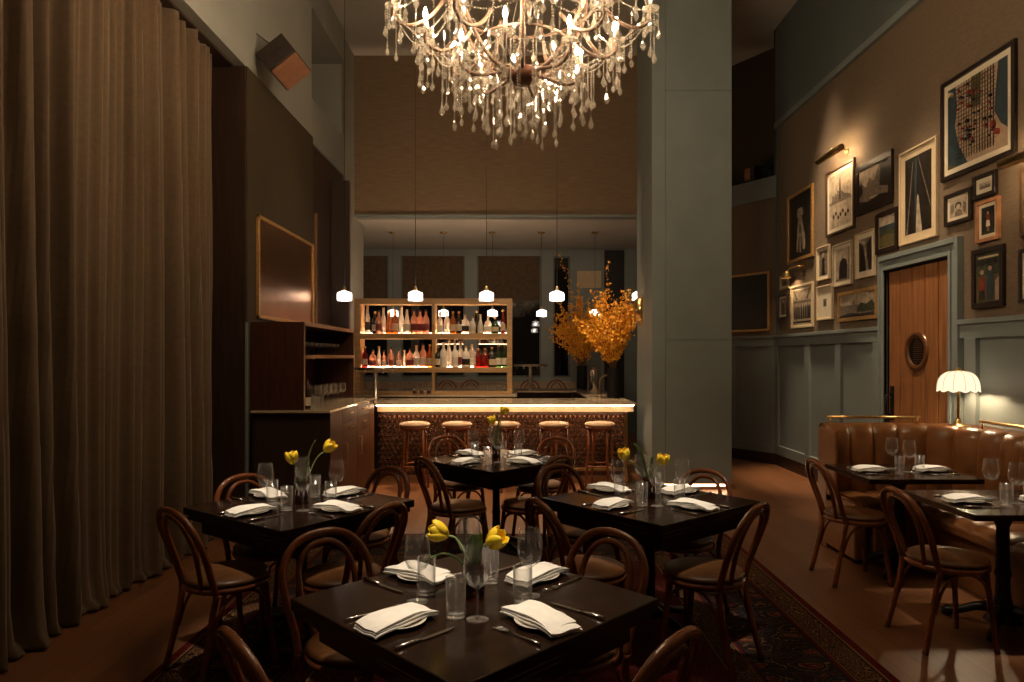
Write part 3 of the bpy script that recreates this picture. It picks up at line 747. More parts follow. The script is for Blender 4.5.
def booth_table(label,cx,cy,desc):
    t=thing('booth_table',label,'table',(cx,cy,0))
    obj('tabletop',MB().box(-.40,.40,-.35,.35,.715,.75),M['tabletop'],t,bevel=.004)
    obj('pedestal',MB().lathe([(.10,.05),(.075,.09),(.055,.14),(.04,.2),(.036,.3),(.046,.33),(.036,.36),(.034,.60),(.06,.67),(.08,.715)],n=20),M['iron'],t)
    for k in range(4):
        a=k*pi/2+pi/4; c_,s_=cos(a),sin(a)
        obj('foot',MB().tube([(c_*r,s_*r,z) for r,z in ((.05,.12),(.14,.10),(.22,.055),(.28,.04),(.31,.026))],[.035,.026,.022,.030,.024],8),M['iron'],t)
    for nm,dx in (('chair-side',-.22),('wall-side',.24)):
        C=Vector((cx,cy,.75))
        place('side_plate',ME['plate'],C+Vector((dx,-.02,0)),0,'white side plate under the %s napkin of %s'%(nm,desc),'plate','side plates on the booth tables')
        place('folded_napkin',ME['napkin'],C+Vector((dx,-.02,0)),0.06,'folded white napkin at the %s place of %s'%(nm,desc),'napkin','napkins on the booth tables')
        place('fork',ME['fork'],C+Vector((dx,.14 if dx<0 else -.17,0)),(pi/2)*(-1 if dx<0 else 1),'steel fork at the %s place of %s'%(nm,desc),'fork','forks on the booth tables')
        place('knife',ME['knife'],C+Vector((dx,-.17 if dx<0 else .14,0)),(pi/2)*(-1 if dx<0 else 1),'steel knife at the %s place of %s'%(nm,desc),'knife','knives on the booth tables')
    for nm,dx,dy in (('nearer',.04,-.06),('farther',.0,.10)):
        place('wine_glass',ME['wine'],(cx+dx,cy+dy,.75),0,'empty wine glass, the %s of the pair on %s'%(nm,desc),'wine glass','wine glasses on the booth tables')
    for nm,dx,dy in (('left',-.07,-.13),('right',.11,-.07)):
        place('water_glass',ME['tumbler'],(cx+dx,cy+dy,.75),0,'clear water glass, the %s of the pair on %s'%(nm,desc),'water glass','water glasses on the booth tables')
    return t
booth_table('rectangular dark booth table closer to the wooden door',2.85,5.09,'the booth table near the door')
booth_table('rectangular dark booth table at the right edge, farther from the door',2.86,4.02,'the booth table at the right edge')
chair(2.44,4.93,0,'bentwood chair with brown leather seat at the booth table closer to the door','bentwood chairs at the booth')
chair(2.43,3.86,0,'bentwood chair with lit leather seat at the booth table farther from the door','bentwood chairs at the booth')
chair(2.55,2.72,.1,'bentwood chair nearest the camera on the booth side, only its back rim showing','bentwood chairs at the booth')

# table lamp on the ledge
tl=thing('table_lamp','table lamp with glowing scalloped opal shade and brass stem behind the banquette','lamp',(3.62,5.60,1.03))
rows=[]
nseg=80
for i in range(12):
    u=i/11; r=.156*sin(u*pi/2)**.75; zz=.455-.155*(u**2.2)
    row=[]
    for k in range(nseg):
        a=2*pi*k/nseg; pl_=1-.045*abs(cos(a*6))**6 if u>.2 else 1
        sc_=-.016*abs(sin(a*6)) if i==11 else (-.006*abs(sin(a*6)) if i==10 else 0)
        row.append((max(.012,r*pl_)*cos(a),max(.012,r*pl_)*sin(a),zz+sc_))
    rows.append(row)
obj('lamp_shade',MB().grid(rows,closed=True),M['opal2'],tl)
rb=MB()
for k in range(12):
    a=2*pi*(k+.0)/12+pi/12
    rb.tube([( (.1565*sin(i/11*pi/2)**.75)*cos(a)*1.0,(.1565*sin(i/11*pi/2)**.75)*sin(a)*1.0,.457-.155*((i/11)**2.2)) for i in range(1,12)],.0016,5)
obj('bulb',MB().ell((.035,0,.34),(.022,.022,.03),10,8),emat('lamp_bulb',(1,.72,.42),760),tl)
obj('shade_rib',rb,M['pleat'],tl)
obj('finial',MB().lathe([(0,.482),(.02,.48),(.024,.465),(.02,.455)],n=14),M['brass'],tl)
obj('pole',MB().lathe([(.016,.02),(.014,.06),(.012,.45)],n=14),M['brass'],tl)
obj('base',MB().lathe([(0,0),(.09,0),(.09,.008),(.05,.016),(.022,.03),(.026,.05),(.016,.06)],n=24),M['brass'],tl)

# ------------------------------------------------------------------ BAR
YB=8.4; ZB=1.034
XL,XR=-1.74,1.47
bar=thing('bar_counter','long bar with stone top and embossed copper-brown front','bar',(0,8.9,0))
o_=(0,8.9,0)
tp=MB().box(-2.2,XR,YB,9.35,ZB-.028,ZB).box(.98,XR,9.35,12.3,ZB-.028,ZB).box(-2.55,.98,11.45,12.3,ZB-.028,ZB)
obj('countertop',rel(tp,o_),M['marble'],bar,bevel=.003)
obj('apron',rel(MB().box(XL,XR-.02,YB+.10,YB+.13,ZB-.115,ZB-.028),o_),M['marble'],bar)
obj('body',rel(MB().box(XL,XR-.06,8.69,9.25,.02,ZB-.115).box(-2.5,.98,12.0,12.2,.02,ZB-.03).box(1.0,1.4,9.25,12.2,.02,ZB-.03),o_),M['dark'],bar)
tb=MB(); tw=.0605
nxx=int((1.36-XL)/tw); 
for r in range(14):
    for c in range(nxx+1):
        x=XL+c*tw+(tw/2 if r%2 else 0); z=.86-r*.0585
        if x>1.35: continue
        # fish-scale: half-ring ridge + dome
        vs=[];fs=[]
        K=8
        for (rr,yy) in ((.031,0),(.026,-.016),(.018,-.004),(.0,-.012)):
            for k in range(K+1):
                a=pi*k/K; vs.append((x+rr*cos(a)*1.0,8.69+yy,z+rr*1.5*sin(a)-.03))
        for q in range(3):
            for k in range(K): fs.append((q*(K+1)+k,q*(K+1)+k+1,(q+1)*(K+1)+k+1,(q+1)*(K+1)+k))
        tb.add(vs,fs,0,False)
obj('embossed_front',rel(tb,o_),M['copper'],bar)
obj('end_post',rel(MB().box(1.37,1.40,8.655,8.69,.02,ZB-.115),o_),M['brass'],bar)
obj('kick_plate',rel(MB().box(XL,XR-.06,8.66,8.70,0,.09),o_),M['edge'],bar)
o=thing('foot_rail','brass foot rail running along the foot of the bar','rail',(0,8.52,.2))
obj('bar',MB().tube([(XL+.02,0,0),(XR-.1,0,0)],.022,12),M['brass'],o)
for x in (-1.5,-.75,0,.75,1.3): obj('bracket',MB().tube([(x,0,0),(x,.16,-.03)],.01,8),M['brass'],o)
o=obj('counter_light_strip',MB().box(XL,XR-.03,YB+.016,YB+.028,ZB-.036,ZB-.029),M['led4']); tag(o,'bright warm light strip under the front edge of the bar top','light strip')
o=obj('added_apron_glow',MB().box(XL,XR-.1,YB+.14,YB+.165,ZB-.112,ZB-.104),M['led3']); tag(o,'unseen glowing strip added under the apron to brighten the embossed bar front','light strip')  # extra glow added behind the apron to light up the embossed front
# back counter and bottle shelves
bc=thing('back_counter','low stone-topped counter inside the bar under the bottle shelves','counter',(-1.2,10.1,0))
o_=(-1.2,10.1,0)
obj('countertop',rel(MB().box(-2.34,.0,9.70,10.35,1.035,1.06),o_),M['marble'],bc)
obj('body',rel(MB().box(-2.34,-.03,9.74,10.3,0,1.035),o_),M['dark'],bc)
sh=thing('bottle_shelf','open oak shelf unit lit from inside and holding the liquor bottles','shelving',(-1.2,10.05,1.06))
o_=(-1.2,10.05,1.06)
ys0,ys1=9.9,10.2
X0,XM,X1=-2.36,-1.215,-.07
def post(a,b): obj('post',rel(MB().box(a,b,ys0,ys1,1.06,2.45),o_),M['oak'],sh,bevel=.003)
post(X0,X0+.085); post(XM-.02,XM+.02); post(X1-.075,X1)
zsh=[(2.37,2.45),(1.865,1.945),(1.375,1.45),(1.06,1.10)]
for z0,z1 in zsh: obj('shelf',rel(MB().box(X0,X1,ys0-.004,ys1,z0,z1),o_),M['oak'],sh,bevel=.003)
def shelf_led(xa,xb,z,lab):
    o=obj('shelf_light_strip',MB().box(xa,xb,10.13,10.16,z,z+.01),M['led2']); tag(o,lab,'light strip','light strips of the bottle shelves')
for (xa,xb,sd) in ((X0+.1,XM-.03,'left'),(XM+.03,X1-.09,'right')):
    shelf_led(xa,xb,1.946,'glowing strip at the back of the upper %s bottle shelf'%sd)
    shelf_led(xa,xb,1.451,'glowing strip at the back of the lower %s bottle shelf'%sd)

# bottles
def bmat(name,col,tint):
    return glassmat(name,tint,.6,.10,.05,dif=.34,dcol=col)
BM={'clear':bmat('clear_bottle',(1,.92,.82),(.95,.9,.85)),'amber':bmat('amber_bottle',(.55,.22,.06),(.6,.3,.1)),'pink':bmat('rose_bottle',(.78,.47,.34),(.85,.55,.45)),
    'red':bmat('red_bottle',(.25,.03,.02),(.4,.05,.05)),'dark':mat('dark_bottle',(.02,.012,.01),.15,coat=.5),'green':bmat('green_bottle',(.05,.12,.03),(.1,.2,.08)),'white':mat('frosted_bottle',(.85,.76,.64),.4)}
LBM={'w':M['creamw'],'k':M['ink'],'r':M['red'],'g':M['cream'],'n':None}
BP={'std':[(0,0),(.040,0),(.042,.01),(.042,.17),(.036,.20),(.016,.235),(.015,.285),(0,.285)],
    'tall':[(0,0),(.033,0),(.034,.01),(.032,.2),(.018,.27),(.014,.34),(0,.34)],
    'squat':[(0,0),(.05,0),(.052,.02),(.050,.12),(.035,.16),(.015,.175),(.014,.205),(0,.205)],
    'cone':[(0,0),(.045,0),(.046,.02),(.030,.15),(.016,.22),(.015,.27),(0,.27)]}
BMESH={}
def bottle(px,D,zb_,style,hpx,ck,lk,label,capm='brass'):
    pr=BP[style]; h0=pr[-1][1]; h=hpx*D/F; k=h/h0
    key=(style,ck)
    if key not in BMESH: BMESH[key]=proto_mesh('glass_body',MB().lathe(pr,n=16),BM[ck])
    r=thing('liquor_bottle',label,'bottle',((px-517)*D/F,D,zb_),group='bottles on the bar shelves')
    b=place('glass_body',BMESH[key],(0,0,0),0,'','',parent=r); kx=min(1.25,max(.85,k)); b.scale=(kx,kx,k*.95)
    ck_='cap'+capm
    if ck_ not in BMESH: BMESH[ck_]=proto_mesh('cap',MB().lathe([(.0,0),(.017,0),(.017,.03),(.0,.031)],n=12),M[capm] if capm in M else capm)
    c=place('cap',BMESH[ck_],(0,0,h*.945),0,'','',parent=r)
    if LBM[lk] is not None:
        lk_='lab'+lk+style; rr=max(p[0] for p in pr)
        if lk_ not in BMESH:
            vs=[]; n=8
            rows=[[(rr*1.02*cos(a),rr*1.02*sin(a),z) for a in [pi+ .25+ (pi-.5)*i/n for i in range(n+1)]] for z in (h0*.12,h0*.42)]
            BMESH[lk_]=proto_mesh('paper_label',MB().grid(rows),LBM[lk])
        l=place('paper_label',BMESH[lk_],(0,0,0),0,'','',parent=r); l.scale=(kx,kx,k)
CN={'clear':'clear glass','amber':'amber','pink':'rose-tinted','red':'deep red','dark':'near-black','green':'dark green','white':'frosted white'}
SN={'std':'round-shouldered','tall':'tall slender','squat':'short squat','cone':'cone-shaped'}
up=[(367.5,'tall',27,'clear','k'),(375,'std',21,'dark','w'),(379,'std',22,'pink','r'),(383.5,'tall',25,'clear','n'),(389,'cone',21,'amber','n'),(395,'std',23,'amber','g'),(401.5,'tall',26,'clear','n'),(407,'cone',23,'clear','w'),(414,'std',23,'pink','r'),(420,'std',23,'pink','r'),(426,'std',23,'pink','r'),
    (440,'std',20,'clear','w'),(447,'std',21,'clear','n'),(453,'std',21,'amber','g'),(459,'std',21,'dark','w'),(465,'squat',18,'clear','k'),(473,'squat',16,'white','w'),(476,'tall',22,'dark','n'),(480.5,'cone',18,'white','w'),(488,'squat',16,'clear','w'),(495,'squat',15,'green','g'),(503,'tall',23,'red','g')]
lo=[(365,'std',20,'red','g'),(373,'squat',16,'pink','r'),(379,'tall',20,'clear','n'),(384,'std',16,'pink','w'),(391,'std',19,'pink','r'),(399,'std',17,'pink','w'),(404.5,'tall',16,'clear','n'),(410,'squat',18,'pink','r'),(416.5,'std',21,'clear','w'),(423,'std',23,'pink','w'),(430,'std',22,'amber','g'),
    (438,'std',20,'dark','w'),(443.5,'std',24,'white','n'),(449,'tall',27,'clear','n'),(455,'std',23,'white','w'),(460.5,'std',24,'clear','r'),(466,'squat',20,'white','k'),(472,'squat',22,'clear','w'),(478,'squat',18,'red','n'),(485,'squat',18,'red','n'),(492,'squat',19,'dark','g'),(498.5,'std',22,'green','w'),(505,'std',22,'green','w')]
ORD=['first','second','third','fourth','fifth','sixth','seventh','eighth','ninth','tenth','eleventh','twelfth']
for shelf,zb_,nm in ((up,1.946,'upper'),(lo,1.451,'lower')):
    for i,(px,st,h,ck,lk) in enumerate(shelf):
        side='left' if px<434 else 'right'; j=i if side=='left' else i-11
        bottle(px,9.98+random.uniform(-.02,.05),zb_,st,h,ck,lk,'%s %s bottle, %s from the left on the %s %s bar shelf'%(CN[ck],SN[st],ORD[j],nm,side),'brass' if ck!='pink' else 'black')
# glasses in the lowest bay
for i in range(10):
    px=481+ (i%5)*6; 
    place('short_glass',ME['shortglass'],((px-517)*(9.98+.12*(i//5))/F,9.98+.12*(i//5),1.10),0,'clear short glass at the right end of the lowest bar shelf bay','glass','short glasses in the right lowest bay')
for i in range(8):
    px=438+i*5.2
    place('short_glass',ME['shortglass'],((px-517)*10.02/F,10.02,1.10),0,'clear short glass in the row on the lowest bay, right of the middle post','glass','short glasses right of the middle post',sc=.8)
for i in range(9):
    px=384+i*5.2
    place('stemmed_glass',ME['smallwine'],((px-517)*10.02/F,10.02,1.10),0,'small stemmed glass in the lowest bay left of the middle post','glass','stemmed glasses in the left lowest bay',sc=.8)
for i,px in enumerate((415,421.5,429)):
    place('short_glass',ME['shortglass'],((px-517)*9.75/F,9.75,1.06),0,'short glass of dark red syrup on the back counter, %s of three from the left'%ORD[i],'glass')
    # dark contents
    q=obj('drink',MB().lathe([(0,.014),(.032,.014),(.032,.06),(0,.06)],n=12),BM['red'],bpy.data.objects[-1] if False else None,loc=((px-517)*9.75/F,9.75,1.06))
    q.parent=[o for o in bpy.data.objects if o.get('label','').startswith('short glass of dark red syrup on the back counter, %s'%ORD[i])][0]; q.location=(0,0,0)

# glasses on hutch
for i in range(9):
    y=6.62+i*.17
    place('coupe_glass',ME['coupe'],(-2.12,y,1.615),0,'stemmed coupe glass in the row on the hutch shelf','glass','coupe glasses on the hutch shelf')
for i in range(6):
    y=6.62+(i%3)*.13; z=1.10
    place('short_glass',ME['shortglass'],(-2.08+.09*(i//3),y,z),0,'short tumbler grouped near the wine bottle on the sideboard counter','glass','tumblers on the sideboard counter',sc=1.15)
for i in range(10):
    y=7.15+(i%5)*.21
    place('stemmed_glass',ME['wine'],(-2.14+.1*(i//5),y,1.10),0,'wine glass in the cluster inside the hutch on the sideboard counter','glass','wine glasses in the hutch',sc=.85)
wb=thing('wine_bottle','dark wine bottle with white label standing on the sideboard counter','bottle',(-2.035,6.62,1.10))
obj('glass_body',MB().lathe([(0,0),(.036,0),(.037,.01),(.037,.17),(.03,.21),(.014,.24),(.014,.285),(0,.285)],n=18),BM['dark'],wb)
obj('paper_label',MB().grid([[(.038*cos(a),.038*sin(a),z) for a in [pi+.4+(pi-.5)*i/8 for i in range(9)]] for z in (.03,.11)]),M['creamw'],wb)

# bar taps
def tap_tower(px,pyb,D,wpx,label,zt_):
    X=(px-517)*D/F; t=thing('beer_tap_tower',label,'beer tap',(X,D,ZB)); h=zt_-ZB; w=wpx*D/F/2
    obj('column',MB().lathe([(.055,0),(.055,.015),(.033,.02),(.033,h)],n=18),M['tap'],t)
    obj('crossbar',MB().tube([(-w,0,h),(w,0,h)],.020,12),M['tap'],t)
    for k in range(5):
        x=-w*.8+k*w*.4
        f=obj('tap',MB().tube([(x,-.02,h),(x,-.08,h-.01),(x,-.09,h-.06)],.009,8),M['tap'],t)
tap_tower(375.5,398,9.25,44,'brass T-shaped beer tap tower at the left end of the bar',1.44)
tap_tower(530.5,387,12.1,34,'brass T-shaped beer tap tower on the far counter right of the shelves',1.45)
fc=thing('bar_faucet','brass gooseneck faucet behind the nearer black vase','faucet',(1.31,9.75,ZB))
obj('spout',MB().tube(arc([(-.13,0,0),(-.13,0,.2),(-.09,0,.28),(0,0,.31),(.09,0,.28),(.13,0,.2),(.13,0,.1)],30),.014,8),M['brass'],fc)
obj('base',MB().lathe([(.03,0),(.03,.02),(.015,.03)],(-.13,0,0),n=12),M['brass'],fc)
gc=thing('glass_canister','tall cylindrical metal canister with glassware between the two vases','canister',((594-517)*10.6/F,10.6,ZB))
obj('body',MB().lathe([(0,0),(.07,0),(.075,.01),(.075,.36),(.07,.37),(.0,.37)],n=20),M['steel'],gc)
obj('lid',MB().lathe([(0,.41),(.02,.40),(.03,.375),(.078,.37)],n=20),M['brass'],gc)
o=obj('dark_gap_strip',MB().box(-.03,.93,11.46,11.62,ZB,ZB+.012),M['black'],bevel=.004); tag(o,'black strip standing in for the dark inner gap of the bar','mat')  # darkness of the inner bar gap, put into a black strip

# stools
def make_stool(label,group,back=False):
    t=thing('bar_stool',label,'stool',group=group); hs=.80
    obj('seat',MB().lathe([(0,hs-.03),(.17,hs-.03),(.183,hs-.02),(.185,hs-.006),(.165,hs+.012),(.09,hs+.022),(0,hs+.024)],n=28),M['stoolseat'],t)
    obj('seat_frame',MB().lathe([(.12,hs-.06),(.172,hs-.06),(.18,hs-.05),(.178,hs-.03),(.12,hs-.028)],n=28),M['bent'],t)
    for k in range(4):
        a=pi/4+k*pi/2; c_,s_=cos(a),sin(a)
        obj('leg',MB().tube([(c_*.15,s_*.15,hs-.05),(c_*.16,s_*.16,.5),(c_*.20,s_*.20,0)],[.018,.017,.014],10),M['bent'],t)
    obj('foot_ring',MB().tube([(.176*cos(2*pi*k/32),.176*sin(2*pi*k/32),.30) for k in range(33)],.010,8,cap=False),M['bent'],t)
    for k in range(4):
        a0=pi/4+k*pi/2; a1=a0+pi/2; p0=Vector((cos(a0)*.158,sin(a0)*.158,.58)); p1=Vector((cos(a1)*.158,sin(a1)*.158,.58)); mid=(p0+p1)/2
        obj('brace',MB().tube(arc([p0,p0*.85+mid*.15+Vector((0,0,.1)),mid+Vector((0,0,.15)),p1*.85+mid*.15+Vector((0,0,.1)),p1],16),.008,6),M['bent'],t)
    if back:
        hoop=[(-.17,-.05,hs-.03),(-.19,-.16,hs+.15),(-.13,-.2,hs+.30),(0,-.21,hs+.36),(.13,-.2,hs+.30),(.19,-.16,hs+.15),(.17,-.05,hs-.03)]
        obj('back_hoop',MB().tube(arc(hoop,36),.014,8),M['bent'],t)
        obj('inner_hoop',MB().tube(arc([(x*.6,y,z-(.045 if z>hs+.2 else 0)) for x,y,z in hoop],36),.010,8),M['bent'],t)
    return t
st=None
for i,px in enumerate((415,457,505,554,600)):
    X=(px-517)*8.22/F; lab='backless bar stool with tan leather seat, %s from the left along the bar'%ORD[i]
    if st is None: st=make_stool(lab,'backless stools along the bar'); st.location=(X,8.22,0)
    else: dup(st,(X,8.22,0),i*.3,lab,'backless stools along the bar')
s2=None
for i,px in enumerate((446,470,530,557)):
    X=(px-517)*12.75/F; lab='looped-back counter stool beyond the bar, %s from the left'%ORD[i]
    if s2 is None: s2=make_stool(lab,'looped back stools on the far side',True); s2.location=(X,12.75,0); s2.rotation_euler=(0,0,pi)
    else: dup(s2,(X,12.75,0),pi,lab,'looped back stools on the far side')

# forsythia arrangements
def forsythia(px,D,label,vlabel,seed,hh,scale,tall):
    rnd=random.Random(seed); X=(px-517)*D/F
    v=thing('black_vase',vlabel,'vase',(X,D,ZB))
    prof=[(0,0),(.098,0),(.104,.01)]
    mb=MB(); n=48
    rows=[]
    for r_,z in ((.001,0),(.082,0),(.088,.012),(.09,.2),(.088,.40),(.084,.415),(.075,.415),(.075,.3)):
        rows.append([((r_*(1+.02*cos(a*24)))*cos(a),(r_*(1+.02*cos(a*24)))*sin(a),z) for a in [2*pi*k/n for k in range(n)]])
    obj('vase_body',MB().grid(rows,closed=True),M['vase'],v)
    t=thing('forsythia_branches',label,'flowers',(X,D,ZB+.36))
    br=MB(); fl=MB()
    for b in range(60):
        a=rnd.uniform(0,2*pi); sp=rnd.random()**.6*.62*scale; L=rnd.uniform(.55,.98)*hh
        if b<3: sp=tall[b][0]; L=tall[b][1]; a=tall[b][2]
        tipz=L*(1-.35*(sp/(.62*scale))**2) if b>=3 else L
        tip=Vector((cos(a)*sp,sin(a)*sp*.8,tipz))
        if seed==3 and tip.x>.24: tip.x=.24+(tip.x-.24)*.1
        pts=arc([(cos(a)*.02,sin(a)*.02,0),tuple(Vector((tip.x*.25,tip.y*.25,tip.z*.4))),tuple(Vector((tip.x*.62+rnd.uniform(-.03,.03),tip.y*.62,tip.z*.75))),tuple(tip)],18)
        br.tube(pts,[.006-.0045*i/len(pts) for i in range(len(pts))],4)
        for i,p in enumerate(pts):
            u=i/len(pts)
            if u<.22: continue
            cnt=rnd.choice((4,5,6)) if b>=3 else rnd.choice((2,3,4))
            for q in range(cnt):
                c=p+Vector((rnd.gauss(0,.024),rnd.gauss(0,.024),rnd.gauss(0,.03)))
                s=rnd.uniform(.016,.028)
                R=Euler((rnd.uniform(0,6),rnd.uniform(0,6),rnd.uniform(0,6))).to_matrix()
                for w_ in range(4):
                    R2=R@Matrix.Rotation(w_*pi/2,3,'Z')
                    fl.add([c+R2@Vector((0,0,0)),c+R2@Vector((s*.45,-s*.35,s*.3)),c+R2@Vector((s,0,s*.55)),c+R2@Vector((s*.45,s*.35,s*.3))],[(0,1,2,3)])
    obj('branches',br,M['twig'],t)
    o=obj('blossoms',fl,M['forsythia'],t,kind='stuff')
forsythia(613.5,9.43,'spray of orange-yellow forsythia branches in the nearer black vase','ribbed black cylinder vase at the near right end of the bar',3,1.18,.86,[(.12,1.45,2.6),(.28,1.15,.6),(.3,1.1,3.5)])
forsythia(582,12.0,'spray of orange-yellow forsythia branches in the farther black vase','ribbed black cylinder vase on the far counter behind the forsythia',5,1.35,.95,[(.45,2.12,3.0),(.15,1.5,2.0),(.5,1.3,3.3)])

# ------------------------------------------------------------------ pendants
def make_pendant(label,group,zc_):
    t=thing('pendant_lamp',label,'pendant lamp',group=group)
    obj('glass_shade',MB().lathe([(0,-.055),(.088,-.055),(.093,-.045),(.095,.03),(.088,.048),(.05,.066),(.02,.075),(0,.075)],n=28),M['opal'],t)
    obj('bulb',MB().ell((0,0,.0),(.028,.028,.032),12,8),M['pbulb'],t)
    obj('socket_cap',MB().lathe([(.022,.072),(.024,.10),(.016,.115),(.010,.135),(0,.136)],n=16),M['brass'],t)
    obj('cord',MB().tube([(0,0,.13),(0,0,zc_)],.0035,6),M['black'],t)
    obj('ceiling_cap',MB().lathe([(0,zc_),(.065,zc_),(.065,zc_-.02),(.02,zc_-.035),(0,zc_-.036)],n=20),M['brass'],t)
    return t
zp=H+60.5*8.73/F
pn=None
for i,(px,D) in enumerate(((344.5,8.73),(415.5,8.73),(486.5,8.73),(557,8.73),(639,9.45))):
    lab='glowing opal glass pendant over the bar, %s from the left'%ORD[i]
    loc=((px-517)*D/F,D,H+60.5*D/F)
    if pn is None: pn=make_pendant(lab,'front row of pendants',ZC-zp); pn.location=loc
    else: dup(pn,loc,0,lab,'front row of pendants')
z2=H+43.5*12.4/F
pn2=None
for i,px in enumerate((393,443.5,492.5,541.5,595)):
    lab='glowing opal glass pendant in the rear row under the lowered ceiling, %s from the left'%ORD[i]
    loc=((px-517)*12.4/F,12.4,z2)
    if pn2 is None: pn2=make_pendant(lab,'rear row of pendants',3.864-z2); pn2.location=loc
    else: dup(pn2,loc,0,lab,'rear row of pendants')

# sconce on the pillar side
sc=thing('wall_sconce','brass half-cylinder sconce glowing on the left side of the pillar','wall lamp',(1.62,8.85,2.21))
obj('back_plate',MB().box(-.012,0,-.08,.08,-.17,.17),M['brass'],sc)
obj('shade',MB().grid([[(-.012-.085*sin(a),.075*cos(a),z) for a in [pi*i/12 for i in range(13)]] for z in (-.14,.14)]),M['brass'],sc,solid=.004)
obj('bulb',MB().lathe([(0,-.06),(.018,-.05),(.018,.05),(0,.06)],(-.05,0,0),n=10),emat('sconce_bulb',(1,.6,.3),220),sc)

# ------------------------------------------------------------------ chandelier
CX,CY=.035,4.4
ch=thing('crystal_chandelier','huge rusty iron chandelier hung with crystal drops and lit candle bulbs','chandelier',(CX,CY,0))
def CP(a,r,z): return Vector((r*cos(a),r*sin(a),z))
fr=MB()
fr.tube([(0,0,3.40),(0,0,4.9)],.018,10)
obj('centre_stem',fr,M['rust'],ch)
obj('bowl',MB().lathe([(0,3.35),(.05,3.355),(.10,3.38),(.12,3.43),(.11,3.44),(.05,3.41),(0,3.40)],n=24),M['rustdark'],ch)
obj('hanging_chain',MB().tube([(0,0,4.9),(0,0,ZC)],.012,8),M['rust'],ch)
obj('ceiling_cap',MB().lathe([(0,ZC),(.12,ZC),(.11,ZC-.03),(.02,ZC-.07)],n=20),M['rust'],ch)
RNG=random.Random(11)
cand=[]        # (a,r,z) of cup
for k in range(6):
    a=k*pi/3+.26
    cand.append((a,.40,3.50))
    obj('arm',MB().tube(arc([CP(a,.13,3.42),CP(a,.22,3.40),CP(a,.32,3.39),CP(a,.40,3.44),CP(a,.40,3.50)],20),.012,8),M['rust'],ch)
for k in range(8):
    a=k*pi/4+.10; r=.62; 
    cand.append((a,r,3.66))
    obj('arm',MB().tube(arc([CP(a,.30,3.72),CP(a,.40,3.60),CP(a,.52,3.55),CP(a,.61,3.59),CP(a,r,3.66)],20),.012,8),M['rust'],ch)
for k in range(10):
    a=k*pi/5+.02; r=.83
    cand.append((a,r,3.84))
    obj('arm',MB().tube(arc([CP(a,.45,3.98),CP(a,.58,3.80),CP(a,.72,3.73),CP(a,.82,3.77),CP(a,r,3.84)],20),.012,8),M['rust'],ch)
for k in range(6):
    a=k*pi/3; r=.52
    cand.append((a,r,4.30))
    obj('arm',MB().tube(arc([CP(a,.1,4.45),CP(a,.25,4.25),CP(a,.4,4.2),CP(a,.51,4.24),CP(a,r,4.30)],20),.012,8),M['rust'],ch)
# cage ribs
for k in range(6):
    a=k*pi/3+.52
    obj('cage_rib',MB().tube(arc([CP(a,.10,3.42),CP(a,.25,3.50),CP(a,.40,3.72),CP(a,.50,3.98),CP(a,.42,4.25),CP(a,.2,4.5),CP(a,.04,4.75)],42),.014,8),M['rust'],ch)
for (r,z) in ((.47,3.88),(.30,3.60),(.40,4.28)):
    obj('ring',MB().tube([CP(2*pi*k/48,r,z) for k in range(49)],.009,8,cap=False),M['rust'],ch)
cupme=proto_mesh('candle_cup',MB().lathe([(.006,-.01),(.03,-.005),(.052,.01),(.055,.016),(.03,.010),(.014,.02),(.016,.04),(.012,.04)],n=16),M['crystal'])
canme=proto_mesh('candle_tube',MB().lathe([(.0115,.015),(.0115,.095),(0,.096)],n=12),M['candle'])
bulme=proto_mesh('bulb',MB().lathe([(.006,.095),(.013,.112),(.0135,.125),(.007,.150),(.0,.165)],n=10),M['bulb'])
for (a,r,z) in cand:
    p=CP(a,r,z)
    q=place('candle_cup',cupme,p,0,'','',parent=ch)
    c=place('candle',canme,(0,0,0),0,'','',parent=q)
    b=place('bulb',bulme,(0,0,0),0,'','',parent=q)
# crystals
def drop_vs(c,s,tw,L=1.0):
    n=6; vs=[c+Vector((0,0,s*1.1*L))]
    for (r,z) in ((.26,.62*L),(.56,.0),(.50,-.38),(.18,-.78)):
        for k in range(n):
            a=2*pi*k/n+tw; vs.append(c+Vector((s*r*cos(a),s*r*.72*sin(a),s*z)))
    vs.append(c+Vector((0,0,-s*.9)))
    fs=[(0,1+k,1+(k+1)%n) for k in range(n)]
    for q in range(3):
        for k in range(n): fs.append((1+q*n+k,1+(q+1)*n+k,1+(q+1)*n+(k+1)%n,1+q*n+(k+1)%n))
    fs+= [(1+4*n,1+3*n+(k+1)%n,1+3*n+k) for k in range(n)]
    return vs,fs
v_,f_=drop_vs(Vector((0,0,0)),.036,0); mm=MB(); mm.add(v_,f_); drme=proto_mesh('crystal_drop',mm,M['crystal'])
v_,f_=drop_vs(Vector((0,0,0)),.030,0,1.6); mm=MB(); mm.add(v_,f_); drme2=proto_mesh('crystal_drop',mm,M['crystal'])
ndrop=[0]; small=MB(); beads=MB()
def bead(c,s):
    b=[c+Vector((s,0,0)),c+Vector((-s,0,0)),c+Vector((0,s,0)),c+Vector((0,-s,0)),c+Vector((0,0,s*1.15)),c+Vector((0,0,-s*1.15))]
    beads.add(b,[(0,2,4),(2,1,4),(1,3,4),(3,0,4),(2,0,5),(1,2,5),(3,1,5),(0,3,5)])
def string(p0,p1,sag=.03,s=.0065,step=.017):
    p0=Vector(p0);p1=Vector(p1); L=(p1-p0).length; n=max(2,int(L/step))
    for i in range(n+1):
        u=i/n; bead(p0*(1-u)+p1*u+Vector((0,0,-sag*4*u*(1-u))),s*RNG.uniform(.8,1.2))
